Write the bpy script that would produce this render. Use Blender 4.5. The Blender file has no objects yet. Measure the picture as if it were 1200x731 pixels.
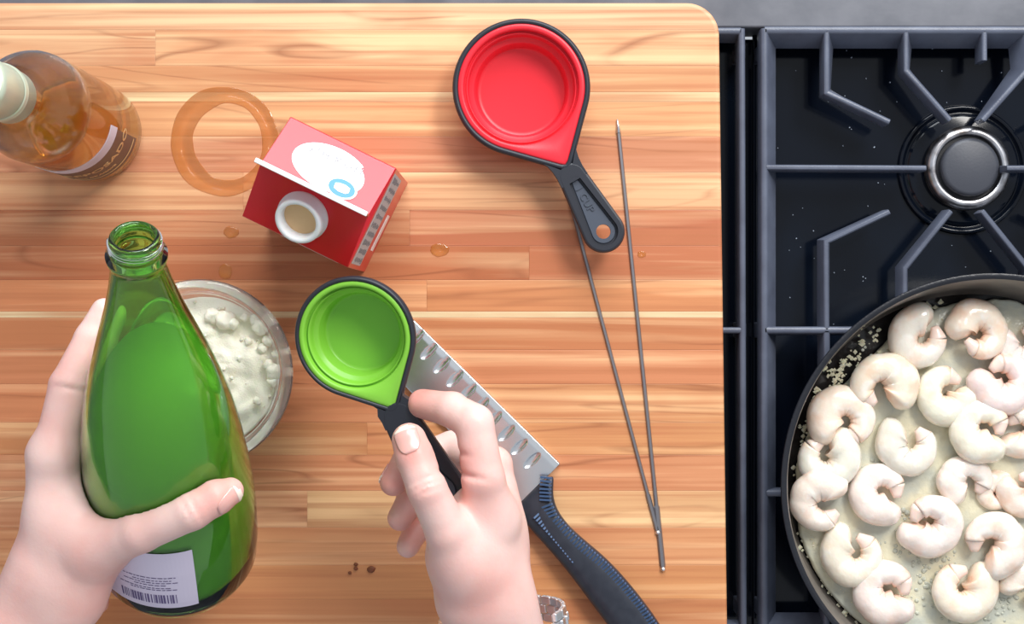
import bpy, bmesh, math, random
import numpy as np
from mathutils import Vector, Matrix, noise
from mathutils.geometry import tessellate_polygon
from mathutils.bvhtree import BVHTree

# ------------------------------------------------------------------ camera, world, lights, exposure
sc = bpy.context.scene
COL = sc.collection
CAM_H = 1.10                      # camera height above the board top (board top is z = 0)
FPX = 1760.0
cam_d = bpy.data.cameras.new('camera')
cam_d.sensor_width = 36.0
cam_d.lens = 36.0 * FPX / 1200.0
cam_d.clip_start = 0.02
cam = bpy.data.objects.new('camera', cam_d)
cam.location = (0, 0, CAM_H)
COL.objects.link(cam)
sc.camera = cam

def lin(c):
    r = []
    for v in c[:3]:
        v = v / 255.0
        r.append(v / 12.92 if v <= 0.04045 else ((v + 0.055) / 1.055) ** 2.4)
    return tuple(r)

world = bpy.data.worlds.new('world')
sc.world = world
world.use_nodes = True
bg = world.node_tree.nodes['Background']
bg.inputs[0].default_value = (0.86, 0.92, 1.0, 1)
bg.inputs[1].default_value = 0.52

def area(name, loc, target, size, size_y, power, color):
    l = bpy.data.lights.new(name, 'AREA')
    l.shape = 'RECTANGLE'
    l.size, l.size_y = size, size_y
    l.energy = power
    l.color = color
    o = bpy.data.objects.new(name, l)
    o.location = loc
    o.rotation_euler = (Vector(target) - Vector(loc)).to_track_quat('-Z', 'Y').to_euler()
    COL.objects.link(o)
    return o
area('window_light', (0.25, 1.6, 1.05), (0, 0, 0), 1.4, 1.1, 40, (0.93, 0.97, 1.0))
area('ceiling_light', (1.1, 1.25, 1.9), (0, 0, 0), 0.6, 0.6, 32, (1.0, 0.97, 0.93))

sc.view_settings.view_transform = 'Standard'
sc.view_settings.look = 'None'
sc.view_settings.exposure = 0.16
sc.view_settings.gamma = 1.0
sc.view_settings.use_curve_mapping = False
sc.cycles.use_denoising = True
sc.cycles.max_bounces = 14
sc.cycles.transmission_bounces = 12
sc.cycles.transparent_max_bounces = 16
sc.cycles.sample_clamp_indirect = 8

# ------------------------------------------------------------------ helpers
def P(px, py, z=0.0):
    """point at height z that lies under photograph pixel px, py"""
    k = (CAM_H - z) / FPX
    return np.array([(px - 600.0) * k, (365.5 - py) * k, z])

def origin(o):
    v = Vector((0, 0, 0))
    while o is not None:
        v = v + o.location
        o = o.parent
    return v

def obj(name, verts, faces, mat, parent=None, smooth=False, local=False):
    """one mesh object; verts in world space unless local"""
    me = bpy.data.meshes.new(name)
    vv = np.asarray(verts, dtype=float)
    if parent is not None and not local:
        off = np.array(origin(parent))
        vv = vv - off
    me.from_pydata(vv.tolist(), [], faces)
    if smooth:
        me.polygons.foreach_set('use_smooth', [True] * len(me.polygons))
    me.update()
    if mat is not None:
        me.materials.append(mat)
    o = bpy.data.objects.new(name, me)
    COL.objects.link(o)
    if parent is not None:
        o.parent = parent
    return o

def thing(name, label, cat, loc, group=None):
    o = bpy.data.objects.new(name, None)
    o.empty_display_size = 0.02
    o.location = loc
    COL.objects.link(o)
    return tag(o, label, cat, group)

def tag(o, label, cat, group=None, kind=None):
    o['label'] = label
    o['category'] = cat
    if group: o['group'] = group
    if kind: o['kind'] = kind
    return o

def bevel(o, w, seg=2, angle=35):
    m = o.modifiers.new('bevel', 'BEVEL')
    m.width = w; m.segments = seg; m.limit_method = 'ANGLE'; m.angle_limit = math.radians(angle); m.harden_normals = True
    for p in o.data.polygons: p.use_smooth = True
    return o

class MB:
    def __init__(s): s.v = []; s.f = []
    def add(s, v, f):
        n = len(s.v)
        s.v += [tuple(float(c) for c in x) for x in v]
        s.f += [[i + n for i in q] for q in f]
        return s
    def box(s, c, size, M=None):
        hx, hy, hz = size[0] / 2, size[1] / 2, size[2] / 2
        v = [Vector((x, y, z)) for x in (-hx, hx) for y in (-hy, hy) for z in (-hz, hz)]
        if M is not None: v = [M @ p for p in v]
        v = [p + Vector(c) for p in v]
        return s.add(v, [[0, 1, 3, 2], [4, 6, 7, 5], [0, 4, 5, 1], [2, 3, 7, 6], [0, 2, 6, 4], [1, 5, 7, 3]])
    def obj(s, name, mat, parent=None, smooth=False, local=False):
        return obj(name, s.v, s.f, mat, parent, smooth, local)

def loft(rings, closed=True, cap0=True, cap1=True):
    """rings: list of equal-length point lists"""
    n = len(rings[0]); v = []; f = []
    for r in rings: v += [tuple(map(float, p)) for p in r]
    for i in range(len(rings) - 1):
        for j in range(n if closed else n - 1):
            a = i * n + j; b = i * n + (j + 1) % n
            f.append([a, b, b + n, a + n])
    if cap0: f.append(list(range(n))[::-1])
    if cap1: f.append([len(v) - n + j for j in range(n)])
    return v, f

def lathe(profile, M, seg=64, cap0=False, cap1=False):
    """profile (r, h) revolved about M's local Z"""
    rings = []
    for r, h in profile:
        rings.append([M @ Vector((r * math.cos(2 * math.pi * k / seg), r * math.sin(2 * math.pi * k / seg), h)) for k in range(seg)])
    return loft(rings, True, cap0, cap1)

def frames(pts):
    pts = [Vector(p) for p in pts]
    T = []
    for i in range(len(pts)):
        a = pts[max(0, i - 1)]; b = pts[min(len(pts) - 1, i + 1)]
        T.append((b - a).normalized())
    up = Vector((0, 0, 1))
    if abs(T[0].dot(up)) > 0.95: up = Vector((0, 1, 0))
    out = []
    for t in T:
        s = t.cross(up).normalized(); u = s.cross(t).normalized()
        up = u
        out.append((s, u))
    return pts, out

def tube(pts, radii, seg=16, flat=1.0, caps=True):
    pts, fr = frames(pts)
    rings = []
    for p, (s, u), r in zip(pts, fr, radii):
        rings.append([p + s * (r * math.cos(2 * math.pi * k / seg)) + u * (r * flat * math.sin(2 * math.pi * k / seg)) for k in range(seg)])
    return loft(rings, True, caps, caps)

# ------------------------------------------------------------------ materials
def mat(name, color=(200, 200, 200), rough=0.5, metal=0.0, trans=0.0, ior=1.45, spec=0.5, sss=0.0, sssc=None, coat=0.0, alpha=1.0, bump=None, vary=None, sheen=0.0):
    m = bpy.data.materials.new(name)
    m.use_nodes = True
    nt = m.node_tree
    b = nt.nodes['Principled BSDF']
    c = lin(color)
    b.inputs['Base Color'].default_value = (*c, 1)
    b.inputs['Roughness'].default_value = rough
    b.inputs['Metallic'].default_value = metal
    b.inputs['Transmission Weight'].default_value = trans
    b.inputs['IOR'].default_value = ior
    b.inputs['Specular IOR Level'].default_value = spec
    b.inputs['Coat Weight'].default_value = coat
    b.inputs['Coat Roughness'].default_value = 0.08
    b.inputs['Alpha'].default_value = alpha
    b.inputs['Sheen Weight'].default_value = sheen
    if sss:
        b.inputs['Subsurface Weight'].default_value = sss
        b.inputs['Subsurface Radius'].default_value = sssc or (0.6, 0.25, 0.12)
        b.inputs['Subsurface Scale'].default_value = 0.006
    if bump or vary:
        tc = nt.nodes.new('ShaderNodeTexCoord')
    if bump:
        sc_, st, ds = bump
        n = nt.nodes.new('ShaderNodeTexNoise'); n.inputs['Scale'].default_value = sc_; n.inputs['Detail'].default_value = 4
        nt.links.new(tc.outputs['Object'], n.inputs['Vector'])
        bu = nt.nodes.new('ShaderNodeBump'); bu.inputs['Strength'].default_value = st; bu.inputs['Distance'].default_value = ds
        nt.links.new(n.outputs['Fac'], bu.inputs['Height'])
        nt.links.new(bu.outputs['Normal'], b.inputs['Normal'])
    if vary:
        sc_, c2, lo, hi = vary
        n = nt.nodes.new('ShaderNodeTexNoise'); n.inputs['Scale'].default_value = sc_; n.inputs['Detail'].default_value = 5
        nt.links.new(tc.outputs['Object'], n.inputs['Vector'])
        r = nt.nodes.new('ShaderNodeMapRange'); r.inputs['From Min'].default_value = lo; r.inputs['From Max'].default_value = hi
        nt.links.new(n.outputs['Fac'], r.inputs['Value'])
        mx = nt.nodes.new('ShaderNodeMix'); mx.data_type = 'RGBA'
        mx.inputs[6].default_value = (*c, 1); mx.inputs[7].default_value = (*lin(c2), 1)
        nt.links.new(r.outputs[0], mx.inputs[0]); nt.links.new(mx.outputs[2], b.inputs['Base Color'])
    return m

def wood_material():
    m = bpy.data.materials.new('teak_wood'); m.use_nodes = True
    nt = m.node_tree; N = nt.nodes; L = nt.links
    b = N['Principled BSDF']
    b.inputs['Roughness'].default_value = 0.42
    b.inputs['Specular IOR Level'].default_value = 0.35
    oi = N.new('ShaderNodeObjectInfo'); tc = N.new('ShaderNodeTexCoord')
    off = N.new('ShaderNodeVectorMath'); off.operation = 'SCALE'; off.inputs[0].default_value = (7.3, 3.1, 11.7)
    L.new(oi.outputs['Random'], off.inputs['Scale'])
    add = N.new('ShaderNodeVectorMath'); add.operation = 'ADD'
    L.new(tc.outputs['Object'], add.inputs[0]); L.new(off.outputs[0], add.inputs[1])
    def stretch(sx, sy, sz):
        mp = N.new('ShaderNodeMapping'); mp.inputs['Scale'].default_value = (sx, sy, sz)
        L.new(add.outputs[0], mp.inputs['Vector']); return mp
    def noise_t(mp, scale, detail, dist=0.0):
        n = N.new('ShaderNodeTexNoise'); n.inputs['Scale'].default_value = scale; n.inputs['Detail'].default_value = detail
        n.inputs['Distortion'].default_value = dist
        L.new(mp.outputs[0], n.inputs['Vector']); return n
    def remap(src, a, b_, c=0.0, d=1.0):
        r = N.new('ShaderNodeMapRange')
        for k, v in zip(('From Min', 'From Max', 'To Min', 'To Max'), (a, b_, c, d)): r.inputs[k].default_value = v
        L.new(src, r.inputs['Value']); return r.outputs[0]
    fine = noise_t(stretch(4, 230, 40), 1.0, 7, 0.25)
    mid = noise_t(stretch(2.0, 70, 12), 1.0, 5, 0.8)
    blot = noise_t(stretch(7, 20, 8), 1.0, 3, 0.4)
    # growth rings: a slow field cut into contour lines
    field = noise_t(stretch(1.7, 16, 4), 1.0, 2, 0.6)
    mul = N.new('ShaderNodeMath'); mul.operation = 'MULTIPLY'; mul.inputs[1].default_value = 16.0
    L.new(field.outputs['Fac'], mul.inputs[0])
    fr = N.new('ShaderNodeMath'); fr.operation = 'PINGPONG'; fr.inputs[1].default_value = 1.0
    L.new(mul.outputs[0], fr.inputs[0])
    line = remap(fr.outputs[0], 0.0, 0.16, 1.0, 0.0)
    lk = remap(blot.outputs['Fac'], 0.42, 0.62, 0.0, 0.55)
    lmul = N.new('ShaderNodeMath'); lmul.operation = 'MULTIPLY'; L.new(line, lmul.inputs[0]); L.new(lk, lmul.inputs[1])
    def mix(fac, c1, c2, blend='MIX'):
        x = N.new('ShaderNodeMix'); x.data_type = 'RGBA'; x.blend_type = blend
        for s, i in ((fac, 0), (c1, 6), (c2, 7)):
            if isinstance(s, (tuple, float)): x.inputs[i].default_value = s
            else: L.new(s, x.inputs[i])
        return x.outputs[2]
    c = mix(remap(mid.outputs['Fac'], 0.3, 0.72), oi.outputs['Color'], (*lin((178, 112, 72)), 1), 'MIX')
    c0 = mix(0.45, c, oi.outputs['Color'])
    c1 = mix(remap(mid.outputs['Fac'], 0.5, 0.3, 0.0, 0.45), c0, (*lin((250, 208, 158)), 1))
    c2 = mix(remap(fine.outputs['Fac'], 0.46, 0.68, 0.0, 0.62), c1, (*lin((176, 108, 70)), 1))
    c3 = mix(remap(blot.outputs['Fac'], 0.5, 0.78, 0.0, 0.7), c2, (*lin((198, 122, 82)), 1))
    c4 = mix(lmul.outputs[0], c3, (*lin((128, 70, 42)), 1))
    L.new(c4, b.inputs['Base Color'])
    bu = N.new('ShaderNodeBump'); bu.inputs['Strength'].default_value = 0.25; bu.inputs['Distance'].default_value = 0.0004
    L.new(fine.outputs['Fac'], bu.inputs['Height']); L.new(bu.outputs['Normal'], b.inputs['Normal'])
    return m
M_WOOD = wood_material()
M_SLATE = mat('slate_counter', (104, 105, 112), 0.45, bump=(60, 0.2, 0.001), vary=(25, (82, 84, 92), 0.35, 0.7))
M_ENAMEL = mat('black_enamel', (9, 14, 24), 0.12, spec=0.35, bump=(5, 0.03, 0.002), vary=(9, (14, 22, 34), 0.5, 0.75))
M_IRON = mat('cast_iron_grate', (78, 83, 98), 0.36, spec=0.6, bump=(700, 0.3, 0.0004), vary=(45, (90, 96, 112), 0.35, 0.65))
M_PAN = mat('seasoned_pan', (100, 93, 88), 0.36, spec=0.6, bump=(300, 0.2, 0.0004), vary=(30, (128, 120, 110), 0.4, 0.7))
M_PANRIM = mat('pan_rim', (20, 22, 30), 0.36, spec=0.6, bump=(400, 0.4, 0.0006))
M_STEEL = mat('brushed_steel', (232, 233, 236), 0.32, 1.0)
M_STEELD = mat('dull_steel', (140, 138, 142), 0.4, 0.85)
M_BURN = mat('burner_ring_metal', (205, 205, 210), 0.3, 1.0, vary=(60, (120, 112, 108), 0.45, 0.7))
M_BLACKCAP = mat('burner_cap_enamel', (62, 64, 72), 0.42, bump=(500, 0.2, 0.0003))
M_BLACKP = mat('black_plastic', (40, 42, 50), 0.42)
M_GREYP = mat('grey_plastic', (70, 76, 88), 0.45)
M_RED = mat('red_silicone', (226, 40, 54), 0.36, spec=0.5)
M_GREEN = mat('green_silicone', (128, 192, 62), 0.36, spec=0.5)

# ------------------------------------------------------------------ structure: the counter behind and below
cz = -0.05
edge_y = P(0, 31, -0.045)[1]
mb = MB()
mb.box((0.0, edge_y + 0.35, cz - 0.02), (3.0, 0.70, 0.04))
o = bevel(mb.obj('countertop', M_SLATE), 0.002); o['kind'] = 'structure'
lx = P(700, 0, -0.05)[0]
sl_ = P(690, 0, -0.085)[0] - .002
mb = MB(); mb.box((sl_ - 0.8, edge_y - 0.5, cz - 0.02), (1.60, 0.998, 0.04))
# left counter section the board lies on
o = bevel(mb.obj('countertop', M_SLATE), 0.002); o['kind'] = 'structure'

# ------------------------------------------------------------------ cutting board
BT = 0.045
def right_x(y):   # right edge of the board: px 843 at the top to 852 at the bottom
    py = 365.5 - y * 1600
    return (843 - 600 + (py - 30) * 9.5 / 700.0) / 1600
TOPY = P(0, 3, 0)[1]
def clampin(x, y, d):
    r0 = 0.024
    rx = right_x(y) - d; ty = TOPY - d
    x = min(x, rx); y = min(y, ty)
    r = max(r0 - d, 0.004)
    cx, cy = rx - r, ty - r
    if x > cx and y > cy:
        dx, dy = x - cx, y - cy; l = math.hypot(dx, dy)
        if l > r: x, y = cx + dx / l * r, cy + dy / l * r
    return x, y
rows = [2, 35, 77, 108, 119, 160, 202, 246, 288, 328, 365, 372, 410, 450, 495, 533, 575, 618, 662, 702, 745, 787, 828]
# colours (left part, right part) and the x pixel of the end joints
cols = [((238, 190, 146), (240, 196, 150), []), ((232, 184, 138), (236, 190, 142), [182]), ((224, 166, 122), (228, 172, 124), []),
        ((252, 210, 160), (252, 212, 162), []), ((236, 184, 134), (226, 168, 118), []), ((212, 158, 122), (214, 150, 108), []), ((216, 156, 112), (246, 204, 152), [285]),
        ((190, 124, 88), (206, 134, 92), [480]), ((184, 116, 80), (208, 138, 96), [620]), ((222, 154, 108), (224, 160, 112), [500]), ((252, 214, 172), (252, 214, 172), []),  # dark staves; left colours of the first pair also carry the bottles' shade
        ((204, 138, 98), (214, 142, 98), []), ((222, 158, 112), (212, 142, 104), []), ((210, 146, 102), (228, 168, 120), [560]),
        ((204, 138, 94), (230, 172, 124), [430]), ((224, 160, 114), (226, 162, 114), []), ((222, 166, 124), (242, 196, 146), [360]),
        ((226, 170, 122), (224, 158, 110), []), ((214, 150, 106), (228, 168, 120), []), ((206, 140, 96), (216, 150, 104), []),
        ((200, 136, 94), (212, 148, 100), []), ((214, 152, 108), (214, 152, 108), [])]
board = thing('cutting_board', 'large striped teak cutting board lying on the counter under everything on the left', 'cutting board', (0, 0, -BT))
random.seed(4)
def right_at(y, d):
    r = 0.024 - d; rx = right_x(min(y, TOPY - 0.024)) - d; cy = TOPY - 0.024
    if y <= cy: return rx
    return rx - r + math.sqrt(max(0, r * r - (y - cy) ** 2))
def stave(x0, x1, y0, y1, color):
    gap = 0.00005
    top_row = y0 >= TOPY - 1e-6
    rings = []
    prof = ((0.0022, -BT), (0.0, -BT + 0.0022), (0.0, -0.0025), (0.0003, -0.0013), (0.0012, -0.0004), (0.0025, -0.0001), (0.0032, 0.0))
    for q, (d, z) in enumerate(prof):
        last = q == len(prof) - 1
        g_ = 0.0003 if last else gap
        ya = y1 + g_; yb = (TOPY - d) if top_row else y0 - g_
        xa = x0 + g_
        if x1 is None:
            pts = [(xa, ya)]
            for k in range(25):
                y = ya + (yb - ya) * math.sin(math.pi / 2 * k / 24)
                pts.append((right_at(y, d), y))
            pts.append((xa, yb))
        else:
            pts = [(xa, ya), (x1 - g_, ya), (x1 - g_, yb), (xa, yb)]
        rings.append([(x, y, z if z > -0.003 or d == 0 else z) for x, y in pts])
    v, f = loft(rings)
    o = obj('stave', v, f, M_WOOD, board)
    o.color = (*lin(color), 1)
    return o
for i, (ca, cb, js) in enumerate(cols):
    y0 = P(0, rows[i], 0)[1] if i else TOPY
    y1 = P(0, rows[i + 1], 0)[1]
    xs = [-180] + js
    for k, xa in enumerate(xs):
        last = k == len(xs) - 1
        t = .25 + .5 * k / max(1, len(xs) - 1) if len(xs) > 1 else .5
        mean = (220, 160, 116)
        c = [min(254, mean[j] + 1.5 * (ca[j] * (1 - t) + cb[j] * t - mean[j])) * (.965, .935, .925)[j] + random.uniform(-4, 4) for j in range(3)]
        stave((xa - 600) / 1600, None if last else (xs[k + 1] - 600) / 1600, y0, y1, c)

# ------------------------------------------------------------------ stove
ZG = -0.045     # grate tops
ZS = -0.085     # stove top
sx0 = lx - 0.195
sx1 = P(1500, 0, ZS)[0]
stove = thing('stove', 'glossy black gas stove top right of the cutting board', 'stove', (sx0 + 0.4, -0.1, ZS - 0.03))
mb = MB(); mb.box(((P(690,0,ZS)[0] + sx1) / 2, edge_y - 0.5, ZS - 0.015), (sx1 - P(690,0,ZS)[0], 0.996, 0.03))
bevel(mb.obj('stovetop', M_ENAMEL, stove), 0.003)
# raised rim round the tray
mb = MB()
for a, b, w in (((884, 36), (884, 760), 0.004), ((884, 36), (1480, 36), 0.004)):
    p, q = P(*a, ZS), P(*b, ZS)
    c = (p + q) / 2; c[2] = ZS + 0.002
    mb.box(c, (abs(q[0] - p[0]) + w, abs(q[1] - p[1]) + w, 0.004))
bevel(mb.obj('tray_rim', M_ENAMEL, stove), 0.0015)

def bar(pts, hw, skirt, ztop=ZG, depth=0.018, side=1, taper0=0, end_drop=0):
    """rail or finger along photo pixels at the grate's top; skirt slopes out on one side"""
    W = [P(x, y, ztop)[:2] for x, y in pts]
    k = (CAM_H - ztop) / FPX
    rings = []
    for i, p in enumerate(W):
        a = W[max(0, i - 1)]; b = W[min(len(W) - 1, i + 1)]
        t = (b - a) / np.linalg.norm(b - a)
        n = np.array([t[1], -t[0]]) * side
        sc_ = 1.0
        if 0 < i < len(W) - 1:
            t1 = (W[i] - W[i-1]) / np.linalg.norm(W[i] - W[i-1])
            sc_ = 1.0 / max(0.5, abs(t1 @ t))
        s = skirt[i] if isinstance(skirt, (list, tuple)) else skirt
        prof = [(-hw, ztop - 0.0012), (-hw * .55, ztop), (hw * .55, ztop), (hw, ztop - 0.0012), (hw + s, ztop - depth), (-hw, ztop - depth)]
        rings.append([(p[0] + n[0] * o_ * k * sc_, p[1] + n[1] * o_ * k * sc_, z) for o_, z in prof])
    return loft(rings)

g = thing('grate', 'blue-grey cast iron grate right of the narrow gap, carrying the shrimp pan', 'grate', P(1130, 387, ZS), 'stove grates')
def grate_part(name, pts, hw, skirt, parent, **k):
    v, f = bar(pts, hw, skirt, **k)
    return bevel(obj(name, v, f, M_IRON, parent), 0.0006, 2, 50)
def mir(pts): return [(x, 774 - y) for x, y in pts]
def mirx(pts): return [(2266 - x, y) for x, y in pts]
# frame
grate_part('side_rail', [(896, 33), (896, 742)], 4.2, 14, g, side=-1)
grate_part('side_rail', [(1370, 33), (1370, 742)], 4.2, 14, g, side=1)
grate_part('back_rail', [(896, 35), (1370, 35)], 4.5, 13, g)
grate_part('front_rail', [(896, 737), (1370, 737)], 4.5, 10, g, side=-1)
grate_part('centre_rail', [(896, 387), (1370, 387)], 4.2, 2, g)
fing = [([(969, 36), (969, 108), (1043, 143)], [11, 7, 0]), ([(1062, 36), (1062, 82), (1114, 141)], [12, 8, 0]), ([(1154, 36), (1154, 71)], 1),
        ([(897, 196), (1086, 197)], 2), ([(969, 387), (969, 283), (1043, 248)], [3, 3, 1]), ([(1061, 387), (1061, 314), (1115, 247)], [2, 2, 1])]
for pts, s in fing:
    grate_part('finger', pts, 3.4, s, g, side=-1)
    if len(pts) == 3 or pts[0][0] < 900:
        grate_part('finger', mirx(pts), 3.4, s, g, side=1)
for pts, s in fing[:2] + fing[3:]:
    if isinstance(s, list): s = [2, 2, 1]
    grate_part('finger', mir(pts), 3.9, s, g, side=1)
    grate_part('finger', mir(mirx(pts)), 3.9, s, g, side=-1)
for x, y in ((896, 60), (896, 387), (896, 715), (1370, 60), (1370, 387), (1370, 715)):
    p = P(x, y, ZG - .01)
    mb = MB(); mb.box((p[0], p[1], (ZS + ZG - 0.01) / 2), (0.008, 0.012, abs(ZS - ZG) - 0.0105))
    bevel(mb.obj('foot', M_IRON, g), 0.001)
# left grate mostly under the board
g2 = thing('grate', 'dark cast iron grate half hidden under the right edge of the cutting board', 'grate', P(800, 387, ZS), 'stove grates')
zz = ZG - 0.001
grate_part('side_rail', [(869.5, 33), (871.5, 742)], 3.8, 2, g2, side=-1, ztop=zz)
grate_part('back_rail', [(720, 36), (869, 36)], 4, 6, g2, ztop=zz)
grate_part('centre_rail', [(720, 387), (869, 387)], 3.6, 1, g2, ztop=zz)
grate_part('front_rail', [(720, 737), (869, 737)], 4, 2, g2, side=-1, ztop=zz)
for x, y in ((869, 60), (870, 387), (870, 715)):
    p = P(x, y, ZG - .01)
    mb = MB(); mb.box((p[0], p[1], (ZS + ZG - 0.01) / 2), (0.006, 0.012, abs(ZS - ZG) - 0.0105))
    bevel(mb.obj('foot', M_IRON, g2), 0.001)

# burner
bc = P(1127, 199, ZS)
burner = thing('gas_burner', 'round gas burner with silver ring and dark cap above the pan', 'burner', bc)
T = Matrix.Translation(bc)
kk = (CAM_H - ZS) / FPX
v, f = lathe([(.076*1, 0.0), (.0745, .003), (.071, .004), (.067, .0005)], Matrix.Translation(bc) @ Matrix.Diagonal((kk*1000*0.98,)*2 + (1, 1)).to_4x4(), 96)
sx = kk * 1000   # px -> mm factor
def ring(name, prof_px, m, cap1=False, dx=0, dy=0, parent=burner):
    v, f = lathe([(r * kk, h) for r, h in prof_px], Matrix.Translation(bc + np.array([dx * kk, -dy * kk, 0])), 96, False, cap1)
    return obj(name, v, f, m, parent, True)
ring('outer_ring', [(76, 0.0), (75, .0030), (72.5, .0042), (70, .0030), (68, 0.0006), (66, .0006), (64, .004), (60.5, .0046), (30, .0052)], M_ENAMEL)
ring('burner_base', [(46, .004), (49, .012), (48, .0152), (30, .016)], mat('burner_base_alloy', (98, 92, 92), 0.45, 0.7, vary=(90, (50, 48, 50), 0.4, 0.65)))
fr_ = ring('flame_ring', [(48.5, .0150), (48.5, .0172), (45, .0190), (43.5, .0198), (39, .0200), (37.4, .0185), (37, .015)], M_BURN)
ring('burner_well', [(37.6, .0165), (31, .0165)], mat('burner_well_black', (22, 22, 26), 0.5))  # near-black band between flame ring and cap
ring('cap', [(33, .0165), (33.4, .0215), (32.2, .0232), (28.5, .0240), (0.01, .0242)], M_BLACKCAP, True)
mb = MB(); c_ = bc + np.array([40 * kk, 0.0, .0195]); mb.box(c_, (0.0048, 0.0030, .003))
bevel(mb.obj('igniter', mat('igniter_black', (24, 22, 24), 0.6), burner), 0.0004)  # near-black block set into the flame ring
# crumbs and salt specks on the enamel
mb = MB(); random.seed(8)
for k in range(70):
    x = random.uniform(905, 1195); y = random.uniform(55, 380)
    if math.hypot(x - 1127, y - 199) < 80: continue
    s = random.uniform(.0004, .0009)
    mb.box(tuple(P(x, y, ZS + s * .5)), (s, s * random.uniform(.7, 1.4), s), Matrix.Rotation(random.random() * 3, 3, 'Z'))
tag(mb.obj('salt_specks', mat('salt', (150, 160, 175), 0.5)), 'tiny pale specks scattered on the black stove enamel', 'crumbs', kind='stuff')

# ------------------------------------------------------------------ frying pan
ZR = 0.012
pc = P(1164, 569, ZR); R = 249 * (CAM_H - ZR) / FPX
pan = thing('frying_pan', 'large dark frying pan full of shrimp on the stove', 'pan', (pc[0], pc[1], ZG + .0005))
MP = Matrix.Translation((pc[0], pc[1], 0))
zb = ZG + .0008
v, f = lathe([(0.001, zb), (R * .88, zb), (R * .93, zb + .006), (R * .972, ZR - .012), (R * .985, ZR - .004), (R, ZR - .001), (R * .9985, ZR + .0008)], MP, 128, True, False)
obj('outer_wall', v, f, M_PANRIM, pan, True)
v, f = lathe([(R * .9985, ZR + .0008), (R * .985, ZR + .0014), (R * .972, ZR + .0002)], MP, 128)
obj('rim', v, f, M_PANRIM, pan, True)
v, f = lathe([(R * .972, ZR + .0002), (R * .962, ZR - .005), (R * .938, ZR - .030), (R * .925, zb + .009), (R * .905, zb + .0055)], MP, 128, False, False)
obj('inner_wall', v, f, M_PAN, pan, True)
v, f = lathe([(R * .905, zb + .0055), (R * .88, zb + .0042), (R * .4, zb + .004), (.001, zb + .004)], MP, 128, False, True)
obj('cooking_surface', v, f, mat('black_seasoned_iron', (26, 24, 25), 0.25, spec=.6, bump=(220, .3, .0006)), pan, True)
# sauce: noisy pool
ZL = zb + 0.0125
random.seed(2)
ring_o = []; n = 160
for k in range(n):
    a = 2 * math.pi * k / n
    rr = R * .915 
    nz = noise.noise(Vector((math.cos(a) * 2.2, math.sin(a) * 2.2, 3)))
    left = max(0, math.cos(a - math.radians(136)))
    rr = rr * (0.985 - 0.13 * left ** 5 - 0.05 * left * abs(noise.noise(Vector((a * 9, 0, 1)))))
    ring_o.append((pc[0] + rr * math.cos(a), pc[1] + rr * math.sin(a)))
rings = []
for s, dz in ((1.0, -.006), (0.997, -.0012), (0.985, 0), (.8, 0), (.5, 0), (.2, 0), (.02, 0)):
    rings.append([(pc[0] + (x - pc[0]) * s, pc[1] + (y - pc[1]) * s, ZL + dz + (.0006 * noise.noise(Vector((x * 90 * s, y * 90 * s, 0))) if s < .98 else 0)) for x, y in ring_o])
v, f = loft(rings, True, False, True)
m_sauce = mat('butter_sauce', (222, 216, 188), 0.1, spec=0.6, coat=0.3, bump=(260, 0.5, 0.0012), vary=(38, (196, 198, 184), 0.42, 0.6))
tag(obj('butter_sauce', v, f, m_sauce, None, True), 'pale bubbling butter sauce between the shrimp in the pan', 'sauce', kind='stuff')
# bubbles
def hemi(c, r, n=10, m=4, squash=.6):
    rings = []
    for i in range(m):
        t = math.pi / 2 * i / (m - .5)
        rings.append([(c[0] + r * math.cos(t) * math.cos(2 * math.pi * k / n), c[1] + r * math.cos(t) * math.sin(2 * math.pi * k / n), c[2] + r * squash * math.sin(t)) for k in range(n)])
    return loft(rings, True, False, True)
mb = MB()
clusters = [(1070, 640, 28, 60), (1085, 690, 26, 50), (1175, 700, 24, 60), (1060, 600, 12, 14), (1000, 545, 14, 18), (1120, 715, 20, 30), (995, 400, 22, 40), (1012, 385, 14, 26), (1185, 660, 14, 14), (1110, 655, 14, 14), (965, 700, 16, 10)]
for cx, cy, s, n in clusters:
    for k in range(n):
        x, y = cx + random.gauss(0, s * .6), cy + random.gauss(0, s * .6)
        p = P(x, y, ZL)
        if math.hypot(p[0] - pc[0], p[1] - pc[1]) > R * .84: continue
        mb.add(*hemi((p[0], p[1], ZL + (-.002 if cx < 1030 and cy < 410 else 0)), random.uniform(.0006, .0021)))
tag(mb.obj('sauce_bubbles', mat('bubble_film', (226, 228, 214), 0.08, trans=.4, ior=1.2), None, True), 'small clear bubbles foaming on the sauce in the pan', 'bubbles', kind='stuff')

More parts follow.
